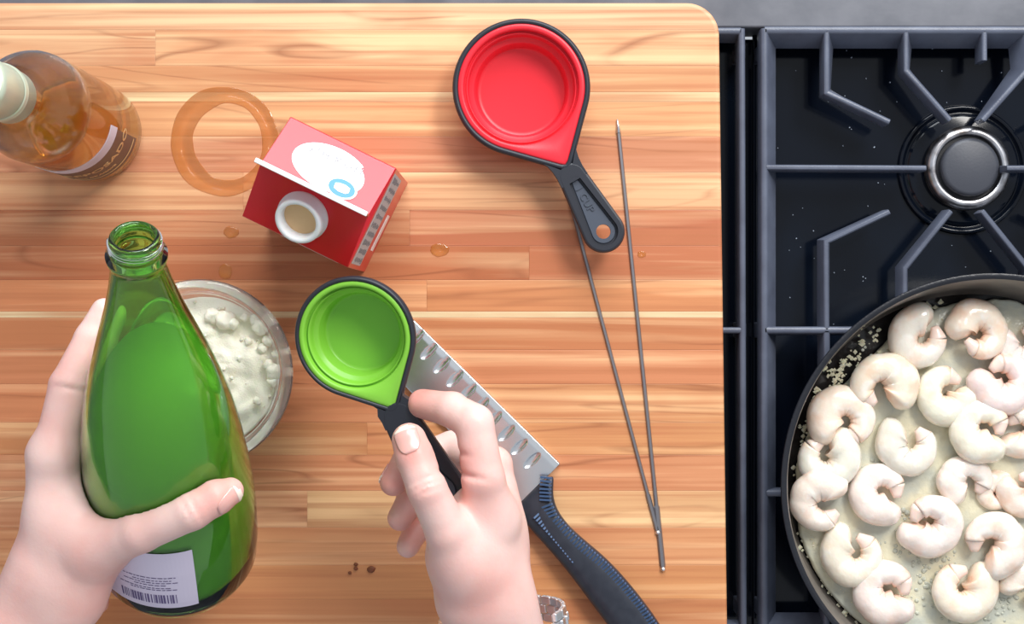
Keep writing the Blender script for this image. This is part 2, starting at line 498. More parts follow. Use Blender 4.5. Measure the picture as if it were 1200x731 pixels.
# shrimp
def shrimp_mat():
    m = mat('shrimp_flesh', (238, 222, 210), 0.25, spec=.6, sss=.25, sssc=(0.8, .45, .3), coat=.7)
    nt = m.node_tree; b = nt.nodes['Principled BSDF']
    at = nt.nodes.new('ShaderNodeAttribute'); at.attribute_name = 'tone'
    tc = nt.nodes.new('ShaderNodeTexCoord')
    oi = nt.nodes.new('ShaderNodeObjectInfo')
    n = nt.nodes.new('ShaderNodeTexNoise'); n.inputs['Scale'].default_value = 70; n.inputs['Detail'].default_value = 4
    nt.links.new(tc.outputs['Object'], n.inputs['Vector'])
    ad = nt.nodes.new('ShaderNodeMath'); ad.operation = 'MULTIPLY_ADD'
    nt.links.new(n.outputs['Fac'], ad.inputs[0]); ad.inputs[1].default_value = 1.4; nt.links.new(at.outputs['Fac'], ad.inputs[2])
    mr = nt.nodes.new('ShaderNodeMapRange'); mr.inputs['From Min'].default_value = .85; mr.inputs['From Max'].default_value = 1.75
    a2 = nt.nodes.new('ShaderNodeMath'); a2.operation = 'MULTIPLY_ADD'; a2.inputs[1].default_value = .35
    nt.links.new(oi.outputs['Random'], a2.inputs[0]); nt.links.new(ad.outputs[0], a2.inputs[2])
    nt.links.new(a2.outputs[0], mr.inputs['Value'])
    mx = nt.nodes.new('ShaderNodeMix'); mx.data_type = 'RGBA'
    mx.inputs[7].default_value = (*lin((240, 180, 140)), 1)
    nt.links.new(mr.outputs[0], mx.inputs[0]); nt.links.new(oi.outputs['Color'], mx.inputs[6])
    nt.links.new(mx.outputs[2], b.inputs['Base Color'])
    n3 = nt.nodes.new('ShaderNodeTexNoise'); n3.inputs['Scale'].default_value = 110; n3.inputs['Detail'].default_value = 5
    nt.links.new(tc.outputs['Object'], n3.inputs['Vector'])
    m3 = nt.nodes.new('ShaderNodeMapRange'); m3.inputs['From Min'].default_value = .5; m3.inputs['From Max'].default_value = .72; m3.inputs['To Max'].default_value = .75
    nt.links.new(n3.outputs['Fac'], m3.inputs['Value'])
    x3 = nt.nodes.new('ShaderNodeMix'); x3.data_type = 'RGBA'; x3.inputs[7].default_value = (*lin((252, 246, 238)), 1)
    nt.links.new(m3.outputs[0], x3.inputs[0]); nt.links.new(mx.outputs[2], x3.inputs[6]); nt.links.new(x3.outputs[2], b.inputs['Base Color'])
    bu = nt.nodes.new('ShaderNodeBump'); bu.inputs['Strength'].default_value = .6; bu.inputs['Distance'].default_value = .0014
    nt.links.new(n3.outputs['Fac'], bu.inputs['Height']); nt.links.new(bu.outputs['Normal'], b.inputs['Normal'])
    nt.links.new(bu.outputs['Normal'], b.inputs['Coat Normal'])
    return m
M_SHR = shrimp_mat()
M_TAIL = mat('shrimp_tail_flesh', (238, 214, 200), 0.3, sss=.2, coat=.3)
def shrimp_mesh(seed, sweep, lift):
    random.seed(seed)
    n = 46; seg = 18; Ro = 0.0225
    pts = []; rad = []; tone = []
    for i in range(n + 1):
        t = i / n
        a = math.radians(sweep) * t
        r = .0092 * (1 - .28 * t) if True else 0
        rc = .0128 - .0014 * t
        z = .0095 + lift * max(0, t - .55) ** 1.3
        pts.append((rc * math.cos(a), rc * math.sin(a), z))
        w = .0114 * (1 - .52 * t ** 1.6) * (min(1, (t + .02) / .09) ** .55) 
        w *= 1 + .05 * abs(math.sin(t * 6 * math.pi)) ** .5 + .05 * noise.noise(Vector((t * 7, seed * 3.3, 0)))
        rad.append(w)
        tone.append(max(0, t - .72) * 1.7 + .35 * max(0, .1 - t) / .1)
    pts = [(x + .0009 * noise.noise(Vector((i_ * .22, seed, 0))), y + .0009 * noise.noise(Vector((i_ * .22, seed, 5))), z) for i_, (x, y, z) in enumerate(pts)]
    cut = int(n * .955)
    v, f = tube(pts[:cut], rad[:cut], seg, .88)
    tn = []
    for i in range(cut):
        for k in range(seg):
            c = math.cos(2 * math.pi * k / seg)
            tn.append(tone[i] * .8 + .42 * max(0, 1 - abs(c + 1) * 1.6))
    tv = [pts[cut - 1], pts[cut], pts[n], tuple(Vector(pts[n]) + (Vector(pts[n]) - Vector(pts[n - 2])) * .8)]
    tr = [rad[cut - 1] * .98, rad[cut] * .86, rad[n] * .66, .0026]
    v2, f2 = tube(tv, tr, seg, .8)
    return (v, f, tn), (v2, f2)
variants = [shrimp_mesh(1, 328, .006), shrimp_mesh(2, 305, .004), shrimp_mesh(3, 340, .010)]
shr_meshes = []
for (v, f, tn), (v2, f2) in variants:
    me = bpy.data.meshes.new('shrimp_body'); me.from_pydata([tuple(x) for x in v], [], f)
    me.polygons.foreach_set('use_smooth', [True] * len(me.polygons)); me.materials.append(M_SHR)
    at = me.attributes.new('tone', 'FLOAT', 'POINT'); at.data.foreach_set('value', tn)
    mt = bpy.data.meshes.new('shrimp_tail'); mt.from_pydata([tuple(x) for x in v2], [], f2)
    mt.polygons.foreach_set('use_smooth', [True] * len(mt.polygons)); mt.materials.append(M_TAIL)
    shr_meshes.append((me, mt))
# x, y, outer radius px, start angle, flip, variant, z lift, label
SH = [
 (1078, 397, 36, 60, 1, 0, 0, 'shrimp touching the back wall of the pan, second from the right at the top'),
 (1146, 391, 36, 200, -1, 2, .002, 'round shrimp with a brown centre hole at the top of the pan under the burner'),
 (1196, 402, 30, 130, 1, 1, 0, 'shrimp cut by the right edge of the photo at the top of the pan'),
 (1033, 451, 38, 300, 1, 1, .004, 'shrimp with its tail pointing left beside the bare upper left of the pan'),
 (1107, 461, 35, 20, -1, 0, .001, 'shrimp just below the two topmost shrimp of the pan'),
 (1176, 447, 37, 150, 1, 2, .003, 'orange-tinged shrimp near the right photo edge below the topmost row'),
 (989, 492, 38, 240, -1, 0, .001, 'shrimp near the left pan wall beside garlic bits, above the leftmost pair'),
 (1066, 521, 35, 110, 1, 1, 0, 'shrimp left of the pale whole one in the middle of the pan'),
 (1150, 503, 36, 330, -1, 2, .005, 'orange-tinged shrimp lying on top in the middle of the pan'),
 (969, 536, 36, 80, -1, 0, .001, 'upper of the two shrimp touching the left pan wall'),
 (1197, 503, 30, 200, 1, 1, 0, 'shrimp cut by the right photo edge halfway down the pan'),
 (963, 588, 35, 20, 1, 1, .004, 'lower of the two shrimp touching the left pan wall'),
 (1032, 578, 35, 320, -1, 0, 0, 'shrimp with an orange tip on its right, left of the middle of the pan'),
 (1091, 611, 37, 180, 1, 2, .002, 'large round shrimp below the middle of the pan above the foam'),
 (1134, 562, 31, 260, -1, 1, .001, 'white shrimp above the greenish gap of clear sauce'),
 (1002, 650, 37, 100, 1, 0, .001, 'shrimp at the lower left above the bottommost left one'),
 (1040, 692, 37, 340, -1, 2, .004, 'bottommost shrimp on the left side of the pan'),
 (1164, 636, 38, 250, 1, 1, .003, 'shrimp with an orange centre at the lower right of the pan'),
 (1126, 690, 37, 60, -1, 0, .001, 'bottommost shrimp in the middle with bubbles beside it'),
 (1203, 574, 30, 140, 1, 0, 0, 'shrimp cut by the right photo edge beside the greenish sauce'),
 (1206, 686, 31, 210, -1, 1, 0, 'shrimp cut by the right photo edge at the bottom corner'),
 (1168, 577, 24, 30, 1, 1, -.002, 'small shrimp half under the white one near the right of the pan'),
]
random.seed(12)
for x, y, rp, ang, fl, vi, dz, lab in SH:
    zt = ZL + dz + .001 - .005
    p = P(x, y, zt + .01)
    s = rp * (CAM_H - ZL) / FPX / 0.0218
    r = thing('shrimp', lab, 'shrimp', (p[0], p[1], zt), 'shrimp in the pan')
    r.rotation_euler = (math.radians(random.uniform(-7, 7)), math.radians(random.uniform(-7, 7)), math.radians(ang))
    r.scale = (s * random.uniform(.98, 1.1), s * fl * random.uniform(.98, 1.1), s)
    me, mt = shr_meshes[vi]
    for nm, d in (('body', me), ('tail', mt)):
        c = bpy.data.objects.new(nm, d); COL.objects.link(c); c.parent = r
        c.color = (*lin((random.randint(236, 246), random.randint(222, 231), random.randint(206, 218))), 1)

# garlic bits
mb = MB(); random.seed(5)
def chunk(c, r):
    v = []
    for dx, dy, dz in ((1, 0, 0), (0, 1, 0), (-1, 0, 0), (0, -1, 0), (.3, .2, .8), (.5, .6, .1), (-.6, -.5, .3)):
        v.append((c[0] + dx * r * random.uniform(.6, 1.2), c[1] + dy * r * random.uniform(.6, 1.2), c[2] + dz * r))
    bm = bmesh.new()
    for q in v: bm.verts.new(q)
    bmesh.ops.convex_hull(bm, input=bm.verts)
    bm.verts.index_update(); 
    vv = [tuple(q.co) for q in bm.verts]; ff = [[q.index for q in fa.verts] for fa in bm.faces]
    bm.free(); return vv, ff
spots = []
for k in range(230):
    t = random.uniform(135, 232); rr = random.gauss(.89, .022)
    spots.append((1164 + 249 * rr * math.cos(math.radians(t)), 569 - 249 * rr * math.sin(math.radians(t)) * 1.0, random.uniform(.0007, .0019)))
for cx, cy, s, n in ((980, 437, 9, 26), (962, 470, 8, 18), (945, 500, 6, 12), (938, 545, 4, 10), (1030, 398, 14, 20), (1093, 358, 5, 6), (1105, 366, 6, 6), (950, 640, 8, 16), (985, 690, 10, 16), (1010, 720, 8, 10)):
    for k in range(n): spots.append((random.gauss(cx, s), random.gauss(cy, s * .8), random.uniform(.001, .0026)))
for k in range(150): spots.append((random.uniform(960, 1198), random.uniform(380, 728), random.uniform(.0006, .0014)))
for x, y, r in spots:
    p = P(x, y, ZL)
    q = math.hypot(p[0] - pc[0], p[1] - pc[1]) / R
    if q > .925: continue
    zt = ZL - .004 if q > .86 else ZL - .001
    mb.add(*chunk((p[0], p[1], zt), r))
tag(mb.obj('minced_garlic', mat('garlic', (226, 218, 190), 0.5, sss=.2), None, False), 'minced garlic bits among the shrimp and along the pan wall', 'garlic', kind='stuff')

# ------------------------------------------------------------------ collapsible measuring cups
def tear_r(th, r, apex, tipd, tipr):
    """polar radius about the bowl centre of the hull of circle r and a small circle (tipr) at tipd on +X"""
    best = r
    c, s = math.cos(th), math.sin(th)
    # tip circle
    b = tipd * c; disc = b * b - tipd * tipd + tipr * tipr
    if disc >= 0: best = max(best, b + math.sqrt(disc))
    # tangent lines
    al = math.acos((r - tipr) / tipd)
    for sg in (1, -1):
        nx, ny = math.cos(al), sg * math.sin(al)
        den = nx * c + ny * s
        if den > 1e-6:
            d = r / den
            x, y = d * c, d * s
            t = (-ny * sg) * (x - r * nx) + (nx * sg) * (y - r * ny)
            L_ = math.sqrt(tipd ** 2 - (r - tipr) ** 2)
            if (x * nx + y * ny) > 0 and 0 <= -t <= L_ : best = max(best, d)
    return best
def make_cup(name, label, loc, rot, k, m_sil, text, bowl_depth, kh=1.0, slot_in=.0):
    """k scales a cup whose frame radius is 49 mm; local +X is the handle"""
    root = thing(name, label, 'measuring cup', loc, None)
    root.rotation_euler = rot
    n = 144
    th = [2 * math.pi * i / n for i in range(n)]
    def loop(off, z):
        return [((tear_r(t, (.049 + off) * k, 0, .061 * k, (.0062 + off) * k)) * math.cos(t), (tear_r(t, (.049 + off) * k, 0, .061 * k, (.0062 + off) * k)) * math.sin(t), z) for t in th]
    def circ(r, z): return [(r * k * math.cos(t), r * k * math.sin(t), z) for t in th]
    # frame ring
    v, f = loft([loop(-.0052, -.004), loop(-.0012, -.0062), loop(0, -.0052), loop(.0003, -.002), loop(-.0008, .0002), loop(-.002, .0006), loop(-.0034, 0), loop(-.0038, -.0012), loop(-.0052, -.004)], True, False, False)
    fr = obj('frame', v, f, M_BLACKP, root, True, True)
    # silicone bowl
    d = bowl_depth
    v, f = loft([loop(-.0036, -.0030), loop(-.0036, -.0006), loop(-.0044, 0.0), loop(-.0062, .0001), circ(.0414, -.0002), circ(.0411, -.0012), circ(.0410, -.0052), circ(.0400, -.0058), circ(.0394, -.0040), circ(.0387, -.0040), circ(.0384, -d * .42), circ(.0375, -d * .5),
                 circ(.0345, -d * .53), circ(.0335, -d * .58), circ(.0325, -d * .94), circ(.0312, -d * .99), circ(.029, -d), circ(.001, -d)], True, False, True)
    obj('bowl', v, f, m_sil, root, True, True)
    v, f = loft([loop(-.0036, -.003), loop(-.007, -.003), circ(.0418, -.0066), circ(.0402, -d * .5), circ(.0362, -d * .58), circ(.0345, -d - .0014), circ(.001, -d - .0016)], True, False, True)
    obj('bowl_underside', v, f, m_sil, root, True, True)
    # handle
    hx0, hr0, hx1, hr1 = .064 * k, .0088 * k, .1185 * k, .0150 * k
    hx = [.055 * k, .118 * k]
    def hull(off, z, m=64):
        x0, r0, x1, r1 = .0735 * k, .0102 * kh + off, .060 * k + .0585 * kh, .0152 * kh + off
        al = math.acos((r1 - r0) / (x1 - x0))    # measured from -X at end circle
        out = []
        a0 = math.pi - al
        for i in range(m // 2 + 1):
            a = -a0 + (2 * a0) * i / (m // 2)
            out.append((x1 + r1 * math.cos(a), r1 * math.sin(a), z))
        for i in range(m // 2 + 1):
            a = a0 + (2 * math.pi - 2 * a0) * i / (m // 2)
            out.append((x0 + r0 * math.cos(a), r0 * math.sin(a), z))
        return out
    def slot(off, z, m=64):
        x0, r0, x1, r1 = .060 * k + (.0185 + slot_in) * kh, .0045 * kh + off, .060 * k + .0585 * kh, .0104 * kh + off
        al = math.acos((r1 - r0) / (x1 - x0)); out = []; a0 = math.pi - al
        for i in range(m // 2 + 1):
            a = -a0 + (2 * a0) * i / (m // 2); out.append((x1 + r1 * math.cos(a), r1 * math.sin(a), z))
        for i in range(m // 2 + 1):
            a = a0 + (2 * math.pi - 2 * a0) * i / (m // 2); out.append((x0 + r0 * math.cos(a), r0 * math.sin(a), z))
        return out
    mb = MB()
    mb.add(*loft([hull(-.001, -.0062), hull(0, -.0052), hull(.0001, -.002), hull(-.0008, 0), hull(-.0018, .0004)], True, False, False))
    def fill(loops, flip=False):
        pts = [[Vector(p) for p in lp] for lp in loops]
        tri = tessellate_polygon(pts)
        flat = [p for lp in pts for p in lp]
        mb.add(flat, [list(t)[::-1] if flip else list(t) for t in tri])
    hole = lambda z: [(.060 * k + .0585 * kh + .0052 * kh * math.cos(2 * math.pi * i / 32), .0052 * kh * math.sin(2 * math.pi * i / 32), z) for i in range(32)]
    fill([hull(-.0018, .0004), slot(0, .0004)])
    mb.add(*loft([slot(0, .0004), slot(-.0002, -.0032)], True, False, False))
    fill([slot(-.0002, -.0032), hole(-.0032)])
    mb.add(*loft([hole(-.0032), hole(-.0062)], True, False, False))
    fill([hull(-.001, -.0062), hole(-.0062)])
    nk = [(.0550, .0138), (.0585, .0118), (.0640, .0106), (.0700, .0102), (.0770, .0106)]
    nin = [(.0690, .004), (.0700, 0), (.0690, -.004)]
    pl_ = [(x * k, y * kh if x > .06 else y * k) for x, y in nk] + [(x * k, -y * kh if x > .06 else -y * k) for x, y in nk[::-1]]
    inn = [(.0606, -.0088), (.0655, -.0048), (.0668, 0), (.0655, .0048), (.0606, .0088)]
    pl_ += [(x * k, y * k) for x, y in inn]
    mb.add(*loft([[(x, y, -.0058) for x, y in pl_], [(x, y, 0.0003) for x, y in pl_]], True, False, False))
    fill([[(x, y, .0003) for x, y in pl_]]); fill([[(x, y, -.0058) for x, y in pl_]])
    h = mb.obj('handle', M_BLACKP, root, False, True)
    # raised grey plate in the slot
    mb = MB()
    fill([slot(-.0022, -.0024), hole(-.0024)])
    mb.add(*loft([slot(-.0022, -.0024), slot(-.0016, -.0032)], True, False, False))
    pl = mb.obj('handle_plate', M_GREYP, root, False, True)
    # raised lettering
    tm = text_mesh(text, .0076 * kh, .0004)
    tv = [(x + .060 * k + (.0215 + slot_in) * kh, y - .0024 * k, z - .0021) for x, y, z in tm[0]]
    obj('raised_lettering', tv, tm[1], M_GREYP, root, False, True)
    return root

def text_mesh(s, size, ext, bold=0.0):
    cu = bpy.data.curves.new('lettering', 'FONT'); cu.body = s; cu.size = size; cu.extrude = ext; cu.resolution_u = 3; cu.offset = bold
    o = bpy.data.objects.new('lettering', cu); COL.objects.link(o)
    dg = bpy.context.evaluated_depsgraph_get()
    me = bpy.data.meshes.new_from_object(o.evaluated_get(dg))
    v = [tuple(x.co) for x in me.vertices]; f = [list(p.vertices) for p in me.polygons]
    bpy.data.objects.remove(o); bpy.data.curves.remove(cu); bpy.data.meshes.remove(me)
    return v, f

rc = P(611, 102, .028)
make_cup('measuring_cup', 'red silicone measuring cup with black handle lying on the board', tuple(rc), (0, 0, math.radians(-60.3)), 1.0, M_RED, '1 CUP', .0245)
GC = P(415, 396, .135)
q = Matrix.Rotation(math.radians(7.5), 4, Vector((.7, -.7, 0))) if False else Matrix.Rotation(math.radians(-12), 4, Vector((-.7, .7, 0)))
e = (q @ Matrix.Rotation(math.radians(-61.5), 4, 'Z')).to_euler()
make_cup('measuring_cup', 'green silicone measuring cup held by its black handle above the knife', tuple(GC), tuple(e), .0397 / .049, M_GREEN, '1/2 CUP', .026, 1.12, .022)

# ------------------------------------------------------------------ knife
ku = Vector((-.7071, .7071, 0)); kn = Vector((-.7071, -.7071, 0))    # towards tip, towards spine
heel = Vector(P(656, 543, .002)); 
knife = thing('chef_knife', 'santoku knife with hollowed steel blade lying under the right hand', 'knife', tuple(heel))
mb_v = []; Lb = .172; Wb = .0405
nu, nv = 300, 60
dims = []
for k_ in range(11):
    px, py = 625 - 15.1 * k_, 537.5 - 15.9 * k_
    d = Vector(P(px, py, .002)) - heel
    dims.append((d.dot(ku), d.dot(kn) + .0010))
top = []; 
for i in range(nu + 1):
    u = Lb * i / nu
    # edge line and spine line converge at the tip
    t = u / Lb
    e0 = 0.0 + .0015 * t + (.030 * max(0, (t - .86) / .14) ** 2.2)
    s0 = Wb - .001 * t - .0035 * max(0, (t - .8) / .2) ** 2
    row = []
    for j in range(nv + 1):
        w = e0 + (s0 - e0) * j / nv
        dz = .0021 * min(1, .62 + .38 * (w - e0) / .0050)
        z = .0004 + dz
        for du, dw in dims:
            q = ((u - du) / .0030) ** 2 + ((w - dw) / .0076) ** 2
            if q < 1: z -= .0015 * (1 - q) ** .6
        row.append(heel + ku * u + kn * w + Vector((0, 0, z)))
    top.append(row)
v = [p for r_ in top for p in r_]; f = []
for i in range(nu):
    for j in range(nv):
        a = i * (nv + 1) + j; f.append([a, a + 1, a + nv + 2, a + nv + 1])
# flat underside
nb = len(v); brd = [i * (nv + 1) for i in range(nu + 1)] + [nu * (nv + 1) + j for j in range(1, nv + 1)] + [i * (nv + 1) + nv for i in range(nu - 1, -1, -1)] + [j for j in range(nv - 1, 0, -1)]
for b_ in brd: v.append(Vector((v[b_].x, v[b_].y, .0006)))
m_ = len(brd)
for a in range(m_): f.append([brd[a], brd[(a + 1) % m_], nb + (a + 1) % m_, nb + a])
f.append([nb + a for a in range(m_)][::-1])
blade = obj('blade', v, f, mat('blade_steel', (226, 228, 230), 0.24, 1.0, bump=(900, .05, .0001)), knife, True)
# handle: sections given by photo outline (upper-right edge, lower-left edge)
sec = [((650, 553), (606, 592)), ((649, 566), (608, 602)), ((648, 584), (617, 616)), ((655, 602), (634, 634)), ((670, 620), (652, 654)), ((690, 637), (670, 676)),
       ((712, 655), (690, 703)), ((735, 680), (712, 733)), ((756, 706), (735, 762)), ((775, 733), (757, 792)), ((790, 760), (777, 822)), ((803, 790), (795, 848)), ((812, 820), (808, 860)), ((815, 838), (812, 862))]
rings = []; hgt = [.009, .011, .014, .016, .017, .018, .0185, .019, .019, .019, .0185, .018, .014, .006]
for (a, b), h in zip(sec, hgt):
    A = Vector(P(*a, .012)); B = Vector(P(*b, .012)); c = (A + B) / 2; hv = (A - B) / 2
    ring_ = []
    for k_ in range(28):
        t = 2 * math.pi * k_ / 28
        cs, sn = math.cos(t), math.sin(t)
        x = math.copysign(abs(cs) ** .75, cs); y = math.copysign(abs(sn) ** .75, sn)
        p = c + hv * x; p.z = .0005 + h / 2 + h / 2 * y
        ring_.append(p)
    rings.append(ring_)
v, f = loft(rings)
hd = obj('handle', v, f, mat('knife_handle_rubber', (44, 48, 58), 0.4, vary=(160, (38, 42, 52), .4, .6)), knife, True)
sub = hd.modifiers.new('smooth', 'SUBSURF'); sub.levels = 1; sub.render_levels = 2
# ribs
def rib_strip(line, inward, width, pitch, zf):
    mb = MB(); pts = [Vector(P(x, y, .012)) for x, y in line]
    seg = []; 
    for a, b in zip(pts[:-1], pts[1:]): seg.append((b - a).length)
    tot = sum(seg); s = 0
    while s < tot:
        r_ = s; i = 0
        while r_ > seg[i] and i < len(seg) - 1: r_ -= seg[i]; i += 1
        p = pts[i].lerp(pts[i + 1], r_ / seg[i]); t = (pts[i + 1] - pts[i]).normalized()
        nrm = Vector((t.y, -t.x, 0)) * inward
        fr = s / tot
        h = zf(fr)
        Mx = Matrix((nrm, t, Vector((0, 0, 1)))).transposed()
        rot = Matrix.Rotation(math.radians(24) , 3, 'Y')
        mb.box(tuple(Vector((p.x, p.y, 0)) + nrm * width * .5 + Vector((0, 0, h))), (width, pitch * .5, .0022), Mx @ rot)
        s += pitch
    return mb
rl = [(647, 560), (646, 572), (646, 586), (653, 602), (669, 620), (689, 638), (711, 657), (733, 681), (754, 707), (773, 734), (788, 761), (800, 790)]
o = rib_strip(rl, 1, .0085, .0026, lambda t: .0128 + .005 * min(1, t * 3.2)).obj('grip_ribs', mat('grip_rib_blue', (66, 92, 128), 0.45), knife); o['kind'] = 'stuff'
rl = [(625, 607), (638, 622), (653, 639), (669, 658)]
o = rib_strip(rl, -1, .0065, .0026, lambda t: .0138 + .0022 * t).obj('grip_ribs', bpy.data.materials['grip_rib_blue'], knife); o['kind'] = 'stuff'

# ------------------------------------------------------------------ skewers
def skewer(a, b, wa, wb, label, z, wide_from):
    A = Vector(P(*a, z)); B = Vector(P(*b, z))
    r = thing('metal_skewer', label, 'skewer', tuple((A + B) / 2), 'metal skewers on the board')
    d = B - A; n = Vector((d.y, -d.x, 0)).normalized()
    rings = []
    for t in [0, .01, .03, .2, .5, wide_from - .004, wide_from, .99, .997, 1.0]:
        w = (.0003 if t == 0 else wa) if t < wide_from else wb
        if t >= .997: w = wb * (.8 if t < 1 else .4)
        p = A + d * t
        hh = .0009
        rings.append([p + n * w - Vector((0, 0, hh * .4)), p + n * w * .5 + Vector((0, 0, hh)), p - n * w * .5 + Vector((0, 0, hh)), p - n * w - Vector((0, 0, hh * .4)), p - n * w * .5 - Vector((0, 0, hh)), p + n * w * .5 - Vector((0, 0, hh))])
    v, f = loft(rings)
    obj('rod', v, f, M_STEELD, r)
    v, f = tube([B - d.normalized() * .0016, B, B + d.normalized() * .0014], [.0013, .0021, .0009], 12)
    obj('end_bead', v, f, M_STEEL, r, True)
    v, f = tube([A - d.normalized() * .004, A + d.normalized() * .006], [.0005, wa * 1.05], 10)
    obj('point', v, f, M_STEEL, r, True)
    return r
skewer((724, 146), (777, 667), .0015, .0021, 'long thin steel skewer with its free point beside the red cup handle', .0011, .86)
skewer((655, 186), (771, 624), .0014, .0018, 'long steel skewer running out from under the red cup handle', .0011, .9)

# ------------------------------------------------------------------ milk carton
CW, CD, CE, CR = .078, .073, .110, .133
cc = P(374, 225, CE)
carton = thing('milk_carton', 'red gable-top carton with an open white spout, between the bottles and the red cup', 'carton', (cc[0], cc[1], 0))
carton.rotation_euler = (0, 0, math.radians(-26))
M_CR = mat('red_carton_board', (212, 22, 38), 0.33, coat=.35)
M_CR.node_tree.nodes['Principled BSDF'].inputs['Coat Roughness'].default_value = .25
M_CW = mat('white_print', (246, 246, 246), 0.35, coat=.3)
M_CG = mat('grey_print', (186, 186, 188), 0.6)
M_TXT = mat('fine_print', (96, 92, 96), 0.6)
hx, hy = CW / 2, CD / 2
A = [(-hx, -hy), (hx, -hy), (hx, hy), (-hx, hy)]
v = [(x, y, .0) for x, y in A] + [(x, y, CE) for x, y in A]
v += [(-hx, 0, CR), (hx, 0, CR), (-hx + .020, 0, CR - .006), (hx - .020, 0, CR - .006)]
f = [[0, 3, 2, 1], [0, 1, 5, 4], [1, 2, 6, 5], [2, 3, 7, 6], [3, 0, 4, 7], [4, 5, 9, 8], [6, 7, 8, 9],
     [5, 6, 11], [5, 11, 9], [6, 9, 11], [7, 4, 10], [7, 10, 8], [4, 8, 10]]
o = obj('body', v, f, M_CR, carton, False, True); bevel(o, .0008, 2, 20)
# fin with white cut edge
mb = MB(); mb.box((0, 0, CR + .0075), (CW, .0016, .016)); bevel(mb.obj('top_seal', M_CR, carton, False, True), .0003)
mb = MB(); mb.box((0, 0, CR + .0165), (CW + .001, .0032, .0026)); bevel(mb.obj('seal_edge', M_CW, carton, False, True), .0006)
slope = math.atan2(CR - CE, hy)
def roof(side):   # matrix: local x along ridge, local y up the slope, z outward; origin at the eave middle
    s = side
    up = Vector((0, -s * math.cos(slope), math.sin(slope)))
    nn = Vector((0, s * math.sin(slope), math.cos(slope)))
    xx = up.cross(nn)
    M = Matrix((xx, up, nn)).transposed().to_4x4(); M.translation = Vector((0, s * hy, CE)); return M
def decal(M, pts, lift, thick, name, m, parent=carton):
    v = [M @ Vector((x, y, lift)) for x, y in pts] + [M @ Vector((x, y, lift + thick)) for x, y in pts]
    n = len(pts)
    f = [[n + i for i in range(n)], list(range(n))[::-1]] + [[i, (i + 1) % n, n + (i + 1) % n, n + i] for i in range(n)]
    return obj(name, v, f, m, parent, False, True)
MU = roof(1)      # upper panel: its x axis runs against the ridge direction
xs_ = MU.col[0][0]
S = -1 if xs_ < 0 else 1
ell = []
for k_ in range(48):
    a = 2 * math.pi * k_ / 48
    rx, ry = (.0262, .0175)
    x = .0015 + rx * math.cos(a) + (0); y = .0235 + ry * math.sin(a)
    if math.cos(a) > .75: x -= .002 * (1 - math.sin(a))
    ell.append((x * S, min(y, .0425)) if True else 0)
if S < 0: ell = ell[::-1]
decal(MU, ell, .0001, .0002, 'white_panel', M_CW)
def oval(cx, cy, rx, ry, n=32, rot=0):
    p = []
    for k_ in range(n):
        a = 2 * math.pi * k_ / n
        x, y = rx * math.cos(a), ry * math.sin(a)
        p.append((S * (cx + x * math.cos(rot) - y * math.sin(rot)), cy + x * math.sin(rot) + y * math.cos(rot)))
    return p if S > 0 else p[::-1]
decal(MU, oval(.0148, .0335, .0104, .0082), .0002, .0002, 'logo_border', M_CW)
decal(MU, oval(.0148, .0335, .0090, .0068), .0003, .0002, 'logo_oval', mat('logo_blue', (58, 140, 208), 0.35))
lg = [(-.0058, -.0020), (-.0052, .0026), (-.0012, .0040), (.0042, .0034), (.0060, .0012), (.0052, -.0030), (.0012, -.0040), (-.0030, -.0036)]
lg = [(S * (.0148 + x * .92), .0335 + y * .85) for x, y in lg]
decal(MU, lg if S < 0 else lg[::-1], .0004, .0002, 'logo_shape', M_CW)

tv, tf = text_mesh('Half & Half', .0085, .0001)
tv = [MU @ Vector((-S * 0.0 + x - .0215, y + .0125, .0004)) for x, y, z in tv]
obj('panel_lettering', tv, tf, mat('faint_grey_print', (206, 204, 208), 0.4), carton, False, True)
# side panels with print; right side (+x) and front (-y)
MXp = Matrix(((0, 0, 1, hx), (1, 0, 0, 0), (0, 1, 0, 0), (0, 0, 0, 1)))     # x->+Y, y->+Z, z->+X
def rect(x0, x1, y0, y1): return [(x0, y0), (x1, y0), (x1, y1), (x0, y1)]
decal(MXp, rect(-.033, .033, .052, .104), .0001, .0003, 'facts_panel', M_CG)
decal(MXp, rect(-.020, .008, .016, .030), .0001, .0003, 'side_label', M_CW)
mb = MB()
for k_ in range(9):
    for j in range(10):
        w = random.uniform(.0016, .0045); x = -.0295 + j * .0065; z = .058 + k_ * .005
        mb.box((hx + .0006, x, z), (.0002, w, .0007))
o = mb.obj('fine_print', M_TXT, carton, False, True); o['kind'] = 'stuff'
MFr = Matrix(((1, 0, 0, 0), (0, 0, -1, -hy), (0, 1, 0, 0), (0, 0, 0, 1)))
decal(MFr, rect(-.012, .030, .030, .100), .0001, .0003, 'front_label', M_CW)
# spout on the lower roof panel
ML = roof(-1)
MS = ML @ Matrix.Translation((-.001 if ML.col[0][0] > 0 else .001, .0215, 0))
v, f = lathe([(.0172, 0), (.0172, .0022), (.0158, .0034), (.0158, .0095), (.0150, .0108), (.0132, .0108), (.0122, .0098), (.0118, .0015), (.0118, -.002)], MS, 56)
obj('spout', v, f, mat('white_plastic', (240, 240, 242), 0.35, sss=.1), carton, True, True)
v, f = lathe([(.0121, .003), (.001, .003)], MS, 40, False, True)
obj('spout_opening', v, f, mat('cream_inside', (226, 186, 140), 0.6), carton, True, True)

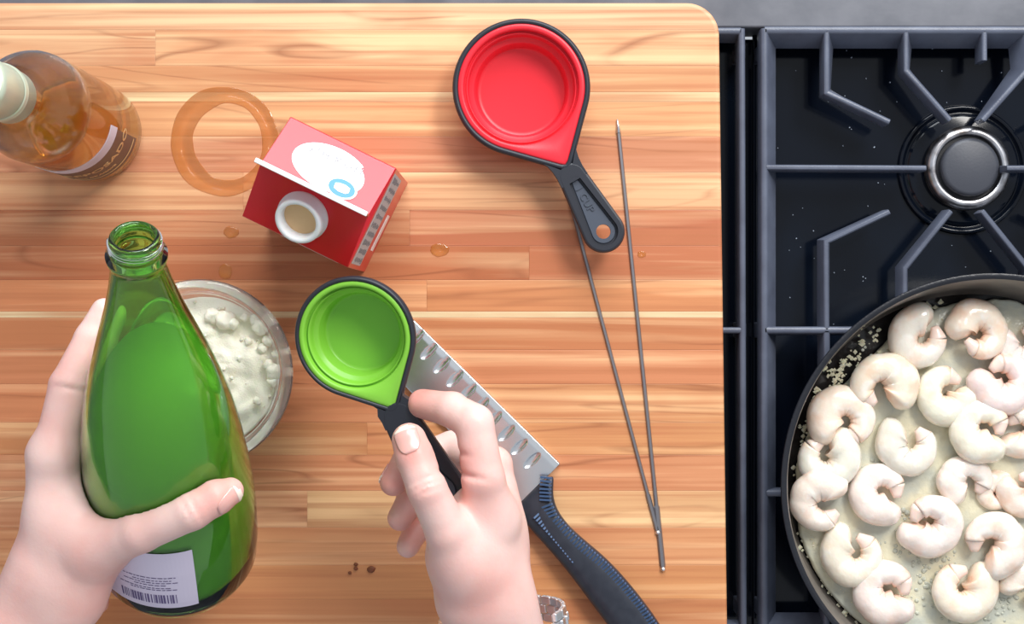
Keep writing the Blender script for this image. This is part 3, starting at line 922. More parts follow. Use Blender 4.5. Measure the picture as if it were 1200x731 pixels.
# ------------------------------------------------------------------ liquor bottle (amber)
lbc = P(111, 156, 0)
lb = thing('liquor_bottle', 'clear bottle of amber liquor with pale cap standing at the left edge', 'bottle', tuple(lbc))
TB = Matrix.Translation(lbc)
M_GLASS = mat('clear_glass', (250, 250, 250), 0.02, trans=1.0, ior=1.48)
prof_o = [(.001, .0015), (.024, .0005), (.031, 0), (.0345, .002), (.0358, .006), (.0362, .02), (.0362, .138), (.0355, .146), (.033, .153), (.027, .162), (.0215, .169), (.0175, .1745), (.0155, .181), (.0150, .196), (.0150, .236)]
prof_i = [(.0125, .236), (.0125, .190), (.0132, .181), (.0152, .174), (.0192, .1665), (.025, .159), (.031, .150), (.0335, .143), (.034, .136), (.034, .02), (.033, .011), (.028, .008), (.001, .007)]
v, f = lathe(prof_o + prof_i, TB, 72, True, True)
obj('glass', v, f, M_GLASS, lb, True)
zl = .139
liq = [(.001, .0072), (.028, .0082), (.0331, .0112), (.03408, .02), (.03408, .134), (.0338, zl), (.030, zl - .0004), (.001, zl - .0004)]
v, f = lathe(liq, TB, 72, True, True)
obj('amber_liquor', v, f, mat('amber_liquor', (246, 164, 56), 0.03, trans=.75, ior=1.34), lb, True)
v, f = lathe([(.0152, .186), (.0166, .187), (.0168, .2395), (.016, .2425), (.0145, .2435), (.001, .2435)], TB, 56, False, True)
obj('cap', v, f, mat('pale_foil_cap', (206, 214, 190), 0.32, .35), lb, True)
v, f = lathe([(.0176, .2045), (.0172, .206), (.0176, .2075), (.0172, .209), (.0168, .2095)], TB, 56)
obj('cap_groove', v, f, bpy.data.materials['pale_foil_cap'], lb, True)
v, f = lathe([(.0146, .2436), (.0138, .2444), (.001, .2444)], TB, 48, False, True)
obj('cap_top', v, f, mat('cream_cap_top', (246, 246, 222), 0.4), lb, True)
def cyl_patch(r, a0, a1, z0, z1, name, m, n=48, parent=lb, thick=.0003):
    rings = []
    for i in range(n + 1):
        a = math.radians(a0 + (a1 - a0) * i / n)
        c, s = math.cos(a), math.sin(a)
        rings.append([(lbc[0] + rr * c, lbc[1] + rr * s, z) for rr, z in ((r, z0), (r + thick, z0), (r + thick, z1), (r, z1))])
    v, f = loft(rings)
    return obj(name, v, f, m, parent)
cyl_patch(.0363, -138, -8, .074, .090, 'neck_label', mat('lilac_paper', (214, 208, 220), 0.55))
M_BRL = mat('brown_label_paper', (104, 78, 66), 0.45)
M_GOLD = mat('gold_print', (214, 180, 128), 0.4, .3)
cyl_patch(.0363, -122, -10, .022, .0735, 'front_label', M_BRL)
cyl_patch(.0367, -120, -12, .029, .0302, 'gold_line', M_GOLD)
def curved_text(s, size, r, a_start, z, name, m, step=None):
    tv, tf = text_mesh(s, size, .00008, .0002)
    out = []
    for x, y, zz in tv:
        a = math.radians(a_start) + x / r
        rr = r + zz
        out.append((lbc[0] + rr * math.cos(a), lbc[1] + rr * math.sin(a), z + y))
    return obj(name, out, tf, m, lb)
curved_text('REPOSADO', .0120, .0368, -100, .050, 'label_lettering', M_GOLD)
curved_text('100% DE AGAVE', .0045, .0368, -96, .037, 'label_small_lettering', M_GOLD)

# ------------------------------------------------------------------ wet ring and drips
M_WET = mat('amber_syrup', (224, 136, 58), 0.06, alpha=.33, spec=.7, coat=1.0)
def puddle(name, path, widths, h, label, cat, closed=True, group=None):
    n = len(path); rings = []
    for i in range(n):
        p = Vector(path[i]); a = Vector(path[i - 1]); b = Vector(path[(i + 1) % n]); t = (b - a).normalized(); s = Vector((t.y, -t.x, 0))
        w = widths[i]
        rings.append([p + s * w * x + Vector((0, 0, z * h)) for x, z in ((-1, 0.02), (-.96, .5), (-.85, .85), (-.5, 1), (.5, 1), (.85, .85), (.96, .5), (1, 0.02))])
    rings.append(rings[0])
    v, f = loft(rings, True, False, False)
    return tag(obj(name, v, f, M_WET, None, True), label, cat, group)
path = []; wid = []
for k_ in range(120):
    a = 2 * math.pi * k_ / 120
    rr = 53 + .8 * noise.noise(Vector((math.cos(a), math.sin(a), 0)))
    path.append(tuple(P(265 + rr * math.cos(a) * .98, 166 - rr * math.sin(a) * 1.03, .00012)))
    w = 8 + 4 * max(0, -math.cos(a)) + 2.6 * noise.noise(Vector((math.cos(a) * 1.8, math.sin(a) * 1.8, 5)))
    wid.append(w * 1.15 / 1600)
puddle('wet_ring', path, wid, .0004, 'glossy amber ring of spilled liquid between the liquor bottle and the carton', 'spill')
def drop(x, y, rx, ry, lab, g=None, m=M_WET, h=.0007):
    c = P(x, y, .00012); rings = []
    for s, z in ((1, 0), (.93, .45), (.7, .85), (.3, 1), (.02, 1)):
        rings.append([(c[0] + s * rx / 1600 * math.cos(t) * (1 + .25 * noise.noise(Vector((math.cos(t) * 2, math.sin(t) * 2, x)))), c[1] + s * ry / 1600 * math.sin(t) * (1 + .25 * noise.noise(Vector((math.cos(t) * 2, math.sin(t) * 2, y)))), .00012 + z * h) for t in [2 * math.pi * i / 24 for i in range(24)]])
    v, f = loft(rings, True, True, True)
    return tag(obj('drip', v, f, m, None, True), lab, 'spill', g)
drop(515, 293, 11, 8, 'orange drip on the board right of the carton')
drop(271, 272, 9, 7, 'orange drip left of the carton spout')
drop(264, 318, 8, 9, 'small orange drip just above the bowl of powder')
drop(752, 298, 5, 4, 'tiny drip beside the end of the red cup handle')
M_CR2 = mat('brown_crumb', (120, 66, 38), 0.6)
for x, y, r, lab in ((417, 661, 2.2, 'upper of two touching brown crumbs between the hands'), (417, 666, 2.2, 'lower of two touching brown crumbs between the hands'), (410, 671, 1.8, 'brown crumb lowest in the trail between the hands'), (435, 667, 4, 'largest brown crumb between the hands')):
    o = drop(x, y, r * 1.2, r, lab, None, M_CR2, .0012); o.name = 'crumb'; o['category'] = 'crumb'

# ------------------------------------------------------------------ bowl of powder
bwc = P(233, 437, .048); kb = (CAM_H - .048) / FPX
RB = 110 * kb
M_BOWL = mat('thick_clear_glass', (248, 249, 250), 0.03, trans=.93, ior=1.36)
bowl = thing('glass_bowl', 'clear glass bowl with a thick rim behind the green bottle', 'bowl', (bwc[0], bwc[1], 0))
TBW = Matrix.Translation((bwc[0], bwc[1], 0))
v, f = lathe([(.001, .0005), (.034, .0005), (.037, .002), (.048, .012), (.057, .027), (RB - .0055, .040), (RB - .0020, .043), (RB, .0455), (RB - .0012, .048), (RB - .0035, .0490), (RB - .0060, .0482), (RB - .0085, .0455), (.0545, .030), (.046, .0155), (.036, .0058), (.001, .005)], TBW, 96, True, True)
obj('glass', v, f, M_BOWL, bowl, True)
v, f = lathe([(RB - .0102, .0472), (RB - .0092, .0480), (RB - .0082, .0474)], TBW, 96)
obj('rim_ridge', v, f, M_BOWL, bowl, True)
# powder heap
n, mrad = 96, 34; rings = []
RP = .0535
for i in range(mrad):
    s = 1 - i / (mrad - .5); r_ = RP * s
    ringp = []
    for k_ in range(n):
        a = 2 * math.pi * k_ / n
        x, y = r_ * math.cos(a), r_ * math.sin(a)
        e = .0045 * (noise.noise(Vector((x * 45, y * 45, 2))) ) + .0024 * noise.noise(Vector((x * 130, y * 130, 4))) + .0009 * noise.noise(Vector((x * 420, y * 420, 1)))
        z = .031 + .012 * (1 - s * s) * .7 + e * min(1, (1 - s) * 5 + .25)
        jr = 1 + .015 * noise.noise(Vector((a * 6, 0, 0)))
        ringp.append((bwc[0] + x * jr, bwc[1] + y * jr, z))
    rings.append(ringp)
mb = MB()
bot = [[(bwc[0] + .036 * math.cos(2 * math.pi * k_ / n), bwc[1] + .036 * math.sin(2 * math.pi * k_ / n), .0075) for k_ in range(n)],
       [(bwc[0] + .0455 * math.cos(2 * math.pi * k_ / n), bwc[1] + .0455 * math.sin(2 * math.pi * k_ / n), .017) for k_ in range(n)]]
mb.add(*loft(bot + rings, True, True, True))
random.seed(9)
def lump(c, r, seed):
    bm = bmesh.new(); bmesh.ops.create_icosphere(bm, subdivisions=3, radius=r)
    for q in bm.verts:
        q.co *= 1 + .35 * noise.noise(q.co * (1.1 / r) + Vector((seed, 0, 0))) + .12 * noise.noise(q.co * (3 / r))
        q.co += Vector(c)
    bm.verts.index_update()
    r_ = [tuple(q.co) for q in bm.verts], [[q.index for q in fa.verts] for fa in bm.faces]
    bm.free(); return r_
for x, y, r_ in ((262, 375, .0065), (248, 370, .0055), (272, 380, .004), (303, 383, .0058), (297, 375, .004), (320, 436, .0055), (314, 428, .004), (312, 400, .004), (306, 408, .0035), (322, 415, .003), (285, 372, .003), (318, 448, .0035), (290, 400, .003), (278, 420, .0028), (300, 470, .003), (180, 400, .006), (190, 470, .006), (240, 500, .005)):
    p = P(x, y, .042); mb.add(*lump((p[0], p[1], .0375), r_, x))
for k_ in range(50):
    a = random.uniform(0, 6.28); rr = RP * math.sqrt(random.random()) * .95
    mb.add(*chunk((bwc[0] + rr * math.cos(a), bwc[1] + rr * math.sin(a), .0325 + .008 * (1 - (rr / RP) ** 2)), random.uniform(.0008, .002)))
tag(mb.obj('grated_cheese', mat('cream_powder', (255, 250, 230), 0.85, sss=.15, bump=(900, .6, .0008)), None, True), 'heap of crumbly cream-coloured grated cheese in the glass bowl', 'cheese', kind='stuff')

# ------------------------------------------------------------------ green bottle
GM = Vector(P(157, 277, .285)); GB = Vector(P(211, 660, .075))
gax = (GB - GM); GL = gax.length; gax.normalize()
gz = -gax
gx = Vector((1, 0, 0)); gx = (gx - gz * gx.dot(gz)).normalized(); gy = gz.cross(gx)
MG = Matrix((gx, gy, gz)).transposed().to_4x4(); MG.translation = GB     # local z from base to mouth
gb = thing('green_bottle', 'green glass bottle tilted in the left hand over the bowl', 'bottle', tuple(GB))
def prof(pairs): return [(r / 1000, GL - l / 1000) for l, r in pairs]
GLm = GL * 1000
outer = prof([(GLm, 1), (GLm + 1, 30), (GLm, 40), (GLm - 6, 48), (GLm - 16, 52.5), (GLm - 34, 54), (GLm - 60, 54.3), (GLm - 82, 53.8), (205, 52.8), (185, 51), (160, 48.3), (137, 44.4), (115, 39.6), (97, 34.8), (75, 28.4), (54, 22.2), (35, 17.6), (22, 15.2), (17, 14.8),
              (15.5, 16.8), (12.8, 17.0), (11.5, 14.6), (9.6, 14.4), (8.6, 15.2), (7.2, 15.2), (6.2, 14.2), (3.2, 14.2), (1.2, 13.8), (0, 12.8)])
inner = prof([(0, 11.2), (1, 10.6), (6, 10.6), (20, 11.2), (35, 14.2), (54, 19.2), (75, 25.4), (97, 31.8), (115, 36.6), (137, 41.4), (160, 45.3), (185, 48), (205, 49.8), (GLm - 82, 51), (GLm - 60, 51.4), (GLm - 34, 51), (GLm - 18, 49), (GLm - 9, 43), (GLm - 6, 36), (GLm - 6, 1)])
v, f = lathe(outer + inner, MG, 96, True, True)
def green_glass():
    m = mat('green_glass', (158, 218, 120), 0.03, trans=1.0, ior=1.5)
    return m
M_GG = green_glass()
obj('glass', v, f, M_GG, gb, True)
# thread ridges
mb = MB()
for k0 in range(2):
    pts = []
    for i in range(70):
        a = i / 69 * 1.15 * 2 * math.pi + k0 * math.pi
        pts.append(MG @ Vector((.0143 * math.cos(a), .0143 * math.sin(a), GL - (.003 + .0045 * i / 69))))
    mb.add(*tube(pts, [.0008] * 70, 8))
obj('thread', mb.v, mb.f, M_GG, gb, True)
# liquid: the inside of the bottle cut by the level plane
ZW = .196
seg = 96; ir = [(max(r - .0002, .0005), h) for r, h in inner if h > 0][::-1]
ir = [(.0005, ir[0][1] + .0003)] + ir[1:] 
# resample the profile finely
fine_p = []
for (r0, h0), (r1, h1) in zip(ir[:-1], ir[1:]):
    for q in range(6): fine_p.append((r0 + (r1 - r0) * q / 6, h0 + (h1 - h0) * q / 6))
bm = bmesh.new()
v, f = lathe(fine_p, MG, seg, True, True)
bv = [bm.verts.new(q) for q in v]
for q in f:
    try: bm.faces.new([bv[i] for i in q])
    except ValueError: pass
res = bmesh.ops.bisect_plane(bm, geom=bm.verts[:] + bm.edges[:] + bm.faces[:], plane_co=(0, 0, ZW), plane_no=(0, 0, 1), clear_outer=True)
be = [e for e in bm.edges if len(e.link_faces) == 1]
bmesh.ops.holes_fill(bm, edges=be, sides=0)
bm.verts.index_update()
vv = [tuple(q.co) for q in bm.verts]; ff = [[q.index for q in fa.verts] for fa in bm.faces]; bm.free()
M_LIQ = mat('cloudy_liquid', (246, 246, 206), 0.2, trans=.1, ior=1.34)
obj('liquid', vv, ff, M_LIQ, gb, True)
# back label
def gsurf(l, phi, off):
    h = GL - l
    pr = sorted([(hh, r) for r, hh in outer]); r = pr[0][1]
    for (h0, r0), (h1, r1) in zip(pr[:-1], pr[1:]):
        if h0 <= h <= h1 and h1 > h0: r = r0 + (r1 - r0) * (h - h0) / (h1 - h0); break
    r += off
    return MG @ Vector((r * math.cos(phi), r * math.sin(phi), h))
def gpatch(l0, l1, p0, p1, off, th, name, m, parent=gb, nl=10, np_=30, mb=None):
    own = mb is None
    if own: mb = MB()
    g1 = [[gsurf(l0 + (l1 - l0) * i / nl, p0 + (p1 - p0) * j / np_, off + th) for j in range(np_ + 1)] for i in range(nl + 1)]
    v = [q for r in g1 for q in r]; f = []
    for i in range(nl):
        for j in range(np_):
            a = i * (np_ + 1) + j; f.append([a, a + 1, a + np_ + 2, a + np_ + 1])
    mb.add(v, f)
    if own: return mb.obj(name, m, parent)
LAB = dict(l0=.215, l1=GL - .026, p0=math.radians(-150), p1=math.radians(-66))
gpatch(LAB['l0'], LAB['l1'], LAB['p0'], LAB['p1'], .0001, .0003, 'back_label', mat('lilac_white_label', (222, 212, 232), 0.5))
M_PURP = mat('purple_ink', (98, 82, 128), 0.5)
mb = MB(); random.seed(3)
a = LAB['p1'] - math.radians(14)
while a > LAB['p1'] - math.radians(52):
    w = random.choice([.5, .8, 1.3]); 
    gpatch(LAB['l1'] - .0155, LAB['l1'] - .006, a, a - math.radians(w), .0005, .0001, '', None, nl=2, np_=1, mb=mb)
    a -= math.radians(w + random.choice([.55, .8, 1.2]))
o = mb.obj('barcode', M_PURP, gb); o['kind'] = 'stuff'
mb = MB()
for i, (l, s0, s1) in enumerate(((.0205, 13, 44), (.0225, 17, 50), (.0255, 20, 40), (.0280, 12, 46), (.0305, 16, 42), (.0335, 13, 48))):
    a = LAB['p1'] - math.radians(s0)
    while a > LAB['p1'] - math.radians(s1):
        w = random.uniform(1.2, 3.6)
        gpatch(LAB['l1'] - l - .0007, LAB['l1'] - l, a, a - math.radians(w), .0005, .0001, '', None, nl=1, np_=2, mb=mb)
        a -= math.radians(w + .7)
o = mb.obj('label_small_print', M_PURP, gb); o['kind'] = 'stuff'

# ------------------------------------------------------------------ hands (implicit surfaces, surface nets)
def surface_nets(F, org, h):
    nx, ny, nz = F.shape
    s = F < 0
    idx = -np.ones((nx - 1, ny - 1, nz - 1), dtype=np.int64)
    cs = np.zeros((nx - 1, ny - 1, nz - 1), dtype=np.int8)
    for dx in (0, 1):
        for dy in (0, 1):
            for dz in (0, 1):
                cs += s[dx:nx - 1 + dx, dy:ny - 1 + dy, dz:nz - 1 + dz]
    act = (cs > 0) & (cs < 8)
    ii = np.argwhere(act); idx[act] = np.arange(len(ii))
    acc = np.zeros((len(ii), 3)); cnt = np.zeros(len(ii))
    cor = [(a, b, c) for a in (0, 1) for b in (0, 1) for c in (0, 1)]
    for a in cor:
        for b in cor:
            if sum(b) - sum(a) == 1 and all(y >= x for x, y in zip(a, b)):
                fa = F[ii[:, 0] + a[0], ii[:, 1] + a[1], ii[:, 2] + a[2]]; fb = F[ii[:, 0] + b[0], ii[:, 1] + b[1], ii[:, 2] + b[2]]
                m = (fa < 0) != (fb < 0)
                t = np.where(m, fa / np.where(m, fa - fb, 1), 0)
                for k in range(3):
                    acc[:, k] += np.where(m, a[k] + t * (b[k] - a[k]), 0)
                cnt += m
    V = (ii + acc / cnt[:, None]) * h + org
    faces = []
    for ax in range(3):
        o1, o2 = (ax + 1) % 3, (ax + 2) % 3
        sl = [slice(1, -1)] * 3; sl[ax] = slice(0, -1)
        sa = s[tuple(sl)]
        sl2 = list(sl); sl2[ax] = slice(1, None)
        sb = s[tuple(sl2)]
        e = np.argwhere(sa != sb)
        if len(e) == 0: continue
        flip = sa[tuple(e.T)]
        base = e.copy(); base[:, o1] += 1; base[:, o2] += 1
        def cell(d1, d2):
            q = base.copy(); q[:, o1] -= d1; q[:, o2] -= d2
            return idx[q[:, 0], q[:, 1], q[:, 2]]
        q = np.stack([cell(1, 1), cell(0, 1), cell(0, 0), cell(1, 0)], 1)
        q[~flip] = q[~flip][:, ::-1]
        faces.append(q)
    return V, np.concatenate(faces)

class Field:
    def __init__(s, lo, hi, h=.0015):
        s.h = h; s.lo = np.array(lo)
        n = np.ceil((np.array(hi) - s.lo) / h).astype(int) + 1
        s.ax = [s.lo[k] + np.arange(n[k]) * h for k in range(3)]
        s.n = n
    def new(s): return np.full(s.n, .03, dtype=np.float32)
    def cone(s, F, a, b, r1, r2, k):
        a = np.array(a, float); b = np.array(b, float)
        pad = max(r1, r2) + .03
        sl = []
        for q in range(3):
            l = np.searchsorted(s.ax[q], min(a[q], b[q]) - pad); r = np.searchsorted(s.ax[q], max(a[q], b[q]) + pad)
            sl.append(slice(l, r))
        X = s.ax[0][sl[0]][:, None, None]; Y = s.ax[1][sl[1]][None, :, None]; Z = s.ax[2][sl[2]][None, None, :]
        ab = b - a; L2 = max(ab @ ab, 1e-12)
        t = np.clip(((X - a[0]) * ab[0] + (Y - a[1]) * ab[1] + (Z - a[2]) * ab[2]) / L2, 0, 1)
        d = np.sqrt((X - a[0] - t * ab[0]) ** 2 + (Y - a[1] - t * ab[1]) ** 2 + (Z - a[2] - t * ab[2]) ** 2) - (r1 + (r2 - r1) * t)
        sub_ = F[tuple(sl)]
        if k > 0:
            hh = np.clip(.5 + .5 * (sub_ - d) / k, 0, 1)
            F[tuple(sl)] = sub_ * (1 - hh) + d * hh - k * hh * (1 - hh)
        else: F[tuple(sl)] = np.minimum(sub_, d)
    def groove(s, F, c, n, w, R, amt):
        """amt > 0 carves a crease round the plane through c with normal n"""
        c = np.array(c, float); n = np.array(n, float); n /= np.linalg.norm(n)
        sl = []
        for q in range(3):
            l = np.searchsorted(s.ax[q], c[q] - R * 2); r = np.searchsorted(s.ax[q], c[q] + R * 2); sl.append(slice(l, r))
        X = s.ax[0][sl[0]][:, None, None] - c[0]; Y = s.ax[1][sl[1]][None, :, None] - c[1]; Z = s.ax[2][sl[2]][None, None, :] - c[2]
        dn = X * n[0] + Y * n[1] + Z * n[2]; rr = X * X + Y * Y + Z * Z
        F[tuple(sl)] += (amt * np.exp(-(dn / w) ** 2) * np.exp(-rr / (R * R))).astype(np.float32)
def smin(A, B, k):
    h = np.clip(.5 + .5 * (B - A) / k, 0, 1)
    return B * (1 - h) + A * h - k * h * (1 - h)

def J(t): return (np.array(P(t[0], t[1], t[2])), t[3] / 1000.0)
def build_hand(palm, fingers, creases, lo, hi, press=False):
    fl = Field(lo, hi)
    Fp = fl.new()
    for a, b in palm:
        (pa, ra), (pb, rb) = J(a), J(b)
        fl.cone(Fp, pa, pb, ra - .0006, rb - .0006, .019)
    tot = Fp.copy()
    first = True
    for fg, kp in fingers:
        Ff = fl.new()
        for a, b in zip(fg[:-1], fg[1:]):
            (pa, ra), (pb, rb) = J(a), J(b)
            fl.cone(Ff, pa, pb, ra, rb, .0025)
        A = smin(Fp, Ff, kp)
        tot = smin(tot, A, .0012)
    for c, n, w, R_, amt in creases:
        fl.groove(tot, P(*c), n, w, R_, amt * (2.2 if amt > 0 else 1))
    if press:      # the flesh flattens against the glass instead of entering it
        X = fl.ax[0][:, None, None] - GB.x; Y = fl.ax[1][None, :, None] - GB.y; Z = fl.ax[2][None, None, :] - GB.z
        hh = X * gz.x + Y * gz.y + Z * gz.z
        rad_ = np.sqrt(np.maximum(0, X * X + Y * Y + Z * Z - hh * hh))
        pr = sorted([(h_, r_) for r_, h_ in outer if r_ > .003]); 
        rr_ = np.interp(hh, [q[0] for q in pr], [q[1] for q in pr])
        db = np.maximum(rad_ - rr_, np.maximum(-hh, hh - GL)) 
        tot = np.maximum(tot, .0004 - db).astype(np.float32)
    tot[0] = tot[-1] = .03; tot[:, 0] = tot[:, -1] = .03; tot[:, :, 0] = tot[:, :, -1] = .03
    return surface_nets(tot, fl.lo, fl.h)

def skin_material():
    m = mat('skin', (236, 200, 188), 0.42, spec=.45, sss=.2, sssc=(1.0, .38, .2))
    nt = m.node_tree; b = nt.nodes['Principled BSDF']
    b.inputs['Subsurface Scale'].default_value = .004
    tc = nt.nodes.new('ShaderNodeTexCoord')
    n1 = nt.nodes.new('ShaderNodeTexNoise'); n1.inputs['Scale'].default_value = 26; n1.inputs['Detail'].default_value = 3
    nt.links.new(tc.outputs['Object'], n1.inputs['Vector'])
    mr = nt.nodes.new('ShaderNodeMapRange'); mr.inputs['From Min'].default_value = .42; mr.inputs['From Max'].default_value = .68
    nt.links.new(n1.outputs['Fac'], mr.inputs['Value'])
    at = nt.nodes.new('ShaderNodeAttribute'); at.attribute_name = 'flush'
    ad = nt.nodes.new('ShaderNodeMath'); ad.operation = 'MULTIPLY_ADD'; ad.inputs[1].default_value = .35; ad.use_clamp = True
    nt.links.new(mr.outputs[0], ad.inputs[0]); nt.links.new(at.outputs['Fac'], ad.inputs[2])
    mx = nt.nodes.new('ShaderNodeMix'); mx.data_type = 'RGBA'
    mx.inputs[6].default_value = (*lin((235, 199, 190)), 1); mx.inputs[7].default_value = (*lin((226, 150, 138)), 1)
    nt.links.new(ad.outputs[0], mx.inputs[0]); nt.links.new(mx.outputs[2], b.inputs['Base Color'])
    n2 = nt.nodes.new('ShaderNodeTexNoise'); n2.inputs['Scale'].default_value = 520; n2.inputs['Detail'].default_value = 3
    nt.links.new(tc.outputs['Object'], n2.inputs['Vector'])
    bu = nt.nodes.new('ShaderNodeBump'); bu.inputs['Strength'].default_value = .22; bu.inputs['Distance'].default_value = .0005
    nt.links.new(n2.outputs['Fac'], bu.inputs['Height']); nt.links.new(bu.outputs['Normal'], b.inputs['Normal'])
    return m
M_SKIN = skin_material()
M_NAIL = mat('fingernail', (230, 172, 162), 0.25, coat=.4, sss=.2)
M_NAILTIP = mat('fingernail_tip', (246, 226, 210), 0.3, coat=.4)
person = thing('person', 'person seen as two bare hands, one holding the green bottle, one the green cup', 'person', (0, -.35, 0.0))
def hand_obj(name, label, VF, flush):
    V, Fq = VF
    o = obj(name, V, Fq.tolist(), M_SKIN, person, True)
    at = o.data.attributes.new('flush', 'FLOAT', 'POINT')
    val = np.zeros(len(V))
    for (x, y, z), R_, amt in flush:
        c = P(x, y, z); val = np.maximum(val, amt * np.exp(-((V - c) ** 2).sum(1) / (R_ * R_)))
    at.data.foreach_set('value', val)
    sm = o.modifiers.new('smooth', 'SMOOTH'); sm.factor = .5; sm.iterations = 4
    o['label'] = label
    return o
def on_surface(V, a, d, nrm):
    a = np.array(a); d = np.array(d, float); d /= np.linalg.norm(d); nrm = np.array(nrm, float); nrm = nrm - d * (nrm @ d); nrm /= np.linalg.norm(nrm)
    w = V - a; al = w @ d; h = w @ nrm
    m = (np.abs(al) < .002) & (np.linalg.norm(w - np.outer(al, d) - np.outer(h, nrm), axis=1) < .002) & (h > 0) & (h < .02)
    hh = h[m].min() if m.any() else .01
    return Vector(a + nrm * (hh + .0001))
def nail(parent, c, d, nrm, w, l, rad, tip=True):
    """curved nail plate: c centre point, d towards the finger end, nrm outward normal"""
    c = Vector(c); d = Vector(d).normalized(); nrm = Vector(nrm); nrm = (nrm - d * nrm.dot(d)).normalized(); s = d.cross(nrm)
    bvh = BVHTree.FromPolygons([tuple(q) for q in VF[0]], [tuple(q) for q in VF[1].tolist()])
    def stick(p):
        h = bvh.ray_cast(p + nrm * .015, -nrm, .03)
        return h[0] + nrm * .0001 if h[0] is not None else p
    def patch(y0, y1, name, m, lift):
        n, mm = 14, 10; g = []
        for i in range(mm + 1):
            y = y0 + (y1 - y0) * i / mm
            # nail outline: rounded at both ends
            q = min(1, max(0, (y / (l / 2)) ** 2)) if y < 0 else max(0, (y - l * .30) / (l * .2)) ** 2 
            ww = w / 2 * math.sqrt(max(.12, 1 - .85 * min(1, q)))
            row = []
            for j in range(n + 1):
                x = -ww + 2 * ww * j / n
                a = x / rad
                row.append(c + d * y + s * (rad * math.sin(a)) + nrm * (rad * (math.cos(a) - 1) + lift - .0010 * (y / (l / 2)) ** 2))
            g.append([stick(p) for p in row])
        v = [p for r in g for p in r]; f = []
        for i in range(mm):
            for j in range(n):
                a = i * (n + 1) + j; f.append([a, a + n + 1, a + n + 2, a + 1])
        o = obj(name, v, f, m, parent, True)
        so = o.modifiers.new('thickness', 'SOLIDIFY'); so.thickness = .0009 + lift; so.offset = 0
        return o
    patch(-l / 2, l / 2, 'fingernail', M_NAIL, 0)
    if tip: patch(l * .36, l * .56, 'nail_edge', M_NAILTIP, .0002)

# ---- left hand
Lpalm = [((-190, 1010, .13, 27), (-60, 830, .14, 23)), ((-150, 1040, .13, 27), (-25, 850, .14, 22)), ((-60, 830, .14, 22), (52, 672, .150, 19)), ((-25, 850, .14, 22), (84, 700, .150, 17)),
         ((52, 672, .150, 19), (64, 600, .158, 15)), ((84, 700, .150, 17), (118, 640, .165, 17)),
         ((64, 600, .158, 15), (64, 540, .162, 13)), ((72, 660, .15, 19), (110, 625, .160, 17)),
         ((64, 640, .13, 17), (66, 560, .13, 15)), ((72, 660, .115, 17), (74, 590, .105, 15)), ((84, 620, .158, 15), (92, 590, .154, 12)), ((52, 528, .155, 8.5), (60, 540, .155, 11))]
Lf = [
 ([(112, 642, .170, 15.5), (165, 622, .188, 13.2), (225, 598, .197, 11.8), (252, 583, .194, 10.8), (270, 575, .190, 8.2)], .014),
 ([(64, 535, .162, 14), (79, 452, .156, 11.4), (106, 396, .148, 9.8), (122, 364, .144, 8.2)], .010),
 ([(70, 545, .14, 13), (80, 470, .125, 12), (118, 425, .098, 10.5), (150, 405, .084, 9)], .010),
 ([(76, 580, .115, 12.5), (88, 520, .098, 11.5), (118, 490, .068, 10.5), (150, 480, .056, 9)], .010),
 ([(84, 640, .095, 13), (92, 660, .080, 10.5), (104, 690, .07, 9.5), (114, 706, .068, 8)], .010)]
tdir = P(270, 574, .19) - P(225, 598, .197)
Lcr = [((219, 598, .205), tdir, .0014, .010, .0006), ((228, 594, .205), tdir, .0014, .010, .0006), ((80, 455, .165), P(80, 455, .16) - P(66, 520, .165), .0016, .010, .0006),
       ((64, 520, .182), (0, 0, 1), .02, .014, -.0012)]
VF = build_hand(Lpalm, Lf, Lcr, (-.52, -.42, .02), (-.13, .04, .225), True)
lh = hand_obj('hand', 'hand wrapped round the green bottle, thumb across its front', VF,
              [((262, 578, .2), .018, .65), ((105, 700, .07), .03, .8), ((120, 680, .15), .05, .35), ((60, 450, .16), .02, .25), ((30, 720, .15), .04, .3)])
dv = Vector(P(272, 573, .189)) - Vector(P(240, 590, .195))
LN = (.42, -.55, .75)
nail(lh, on_surface(VF[0], P(262, 578.5, .192), dv, LN), dv, LN, .0140, .0165, .0098)

# ---- right hand
Rpalm = [((690, 1010, .10, 27), (640, 830, .11, 22)), ((650, 1020, .10, 27), (600, 840, .11, 22)), ((640, 830, .11, 21), (585, 700, .13, 19)), ((600, 840, .11, 21), (556, 705, .13, 19)),
         ((585, 700, .13, 19), (572, 610, .13, 17)), ((553, 700, .13, 20), (540, 650, .14, 18)), ((565, 680, .125, 20), (558, 620, .12, 18)),
         ((540, 650, .15, 17), (562, 600, .14, 15)), ((583, 640, .11, 17), (578, 575, .11, 14)), ((576, 650, .09, 17), (574, 590, .085, 14)),
         ((548, 655, .146, 15), (568, 605, .145, 13.5)), ((560, 665, .14, 17), (578, 625, .125, 15))]
Rf = [
 ([(545, 660, .146, 16), (524, 622, .163, 13.6), (500, 572, .173, 12.2), (486, 535, .169, 11.8), (479.5, 516, .166, 11)], .011),
 ([(578, 610, .145, 15), (566, 560, .158, 13.5), (556, 496, .158, 12), (530, 480, .146, 11.2), (495, 473, .132, 9.6)], .010),
 ([(582, 590, .115, 14.5), (578, 545, .112, 12.5), (530, 525, .085, 11.5), (478, 540, .092, 10.3), (461, 565, .102, 9.3)], .006),
 ([(588, 610, .09, 15), (580, 560, .075, 11.5), (530, 565, .065, 10.8), (482, 585, .078, 9.8), (469, 607, .086, 8.8)], .006),
 ([(585, 640, .08, 14), (575, 600, .058, 10.5), (530, 605, .052, 9.8), (488, 620, .064, 9), (478, 640, .072, 8)], .006)]
td = P(486, 535, .17) - P(500, 572, .175)
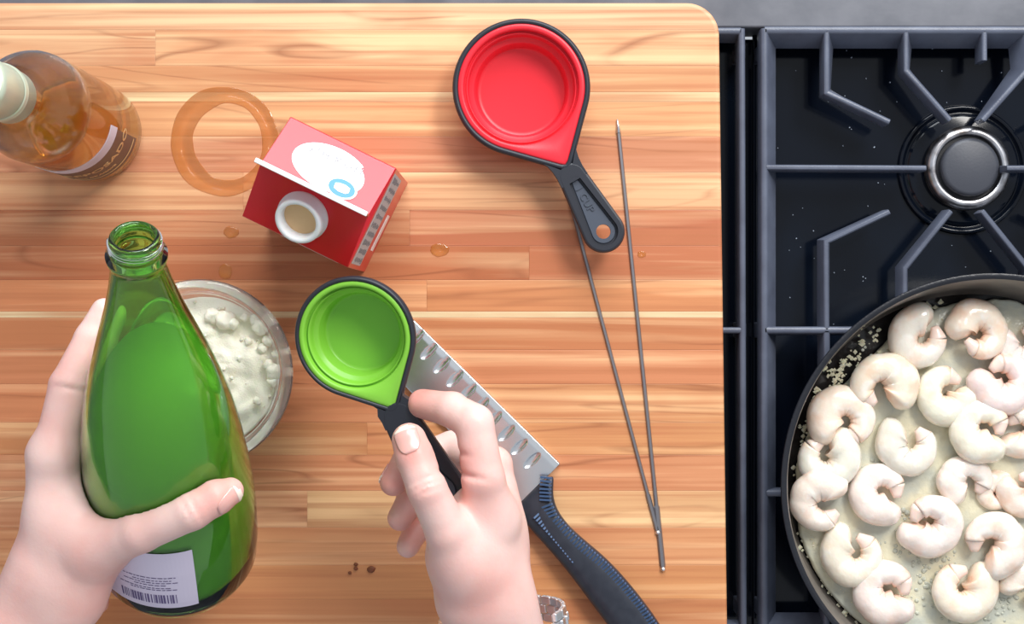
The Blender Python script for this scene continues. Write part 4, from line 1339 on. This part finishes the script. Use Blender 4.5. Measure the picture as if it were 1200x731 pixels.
Rcr = [((496, 560, .187), td, .0013, .012, .0008), ((499, 567, .188), td, .0013, .012, .0009), ((502, 574, .188), td, .0013, .012, .0006),
       ((540, 556, .17), (.2, 1, 0), .0016, .013, .0016), ((532, 530, .165), (.2, 1, 0), .0016, .009, .0012),
       ((540, 483, .15), (1, -.3, 0), .0016, .010, .0008)]
VF = build_hand(Rpalm, Rf, Rcr, (-.12, -.42, .02), (.10, -.035, .215))
rh = hand_obj('hand', 'hand pinching the handle of the green cup, wearing a silver band', VF,
              [((482, 520, .18), .018, .7), ((500, 470, .135), .022, .85), ((458, 565, .1), .025, .8), ((470, 610, .085), .03, .5), ((500, 575, .18), .012, .45), ((545, 540, .16), .02, .35), ((560, 700, .15), .04, .2)])
RD = P(479, 515, .166) - P(486, 535, .17)
nail(rh, on_surface(VF[0], P(481, 520, .167), RD, (0, 0, 1)), RD, (0, 0, 1), .0160, .0175, .0112)
MD = P(461, 565, .102) - P(478, 540, .092)
nail(rh, on_surface(VF[0], P(464, 562, .1005), MD, (-.9, -.3, .35)), MD, (-.9, -.3, .35), .0110, .0125, .0088)

# ---- silver bracelet band
ax0 = Vector(P(575, 690, .12)); ax1 = Vector(P(592, 800, .11)); 
wd = (ax1 - ax0).normalized(); wc = Vector(P(590, 733, .118))
e1 = Vector((wd.y, -wd.x, 0)).normalized() * -1
if e1.x < 0: e1 = -e1
e2 = e1.cross(wd).normalized()
if e2.z < 0: e2 = -e2
band = thing('bracelet_watch', 'silver link watch band round the right wrist at the bottom edge', 'watch', tuple(wc))
nl = 26; ra, rb = .0405, .029
for i in range(nl):
    a = 2 * math.pi * i / nl
    if math.radians(40) < a < math.radians(150): continue     # pushed under the cuff side: open buckle span
    p = wc + e1 * ra * math.cos(a) + e2 * rb * math.sin(a)
    t = (-e1 * ra * math.sin(a) + e2 * rb * math.cos(a)).normalized(); nn = t.cross(wd).normalized()
    if nn.dot(p - wc) < 0: nn = -nn
    Mx = Matrix((wd, t, nn)).transposed()
    mb = MB(); mb.box(tuple(p - wd * .0062), (.0056, .0078, .0034), Mx); mb.box(tuple(p + wd * .0062), (.0056, .0078, .0034), Mx)
    lk = bevel(mb.obj('link', M_STEEL, band), .0009)
    mb = MB(); mb.box(tuple(p + t * .0040), (.0062, .0070, .0040), Mx)
    bevel(mb.obj('link_centre', M_STEEL, lk), .0010)
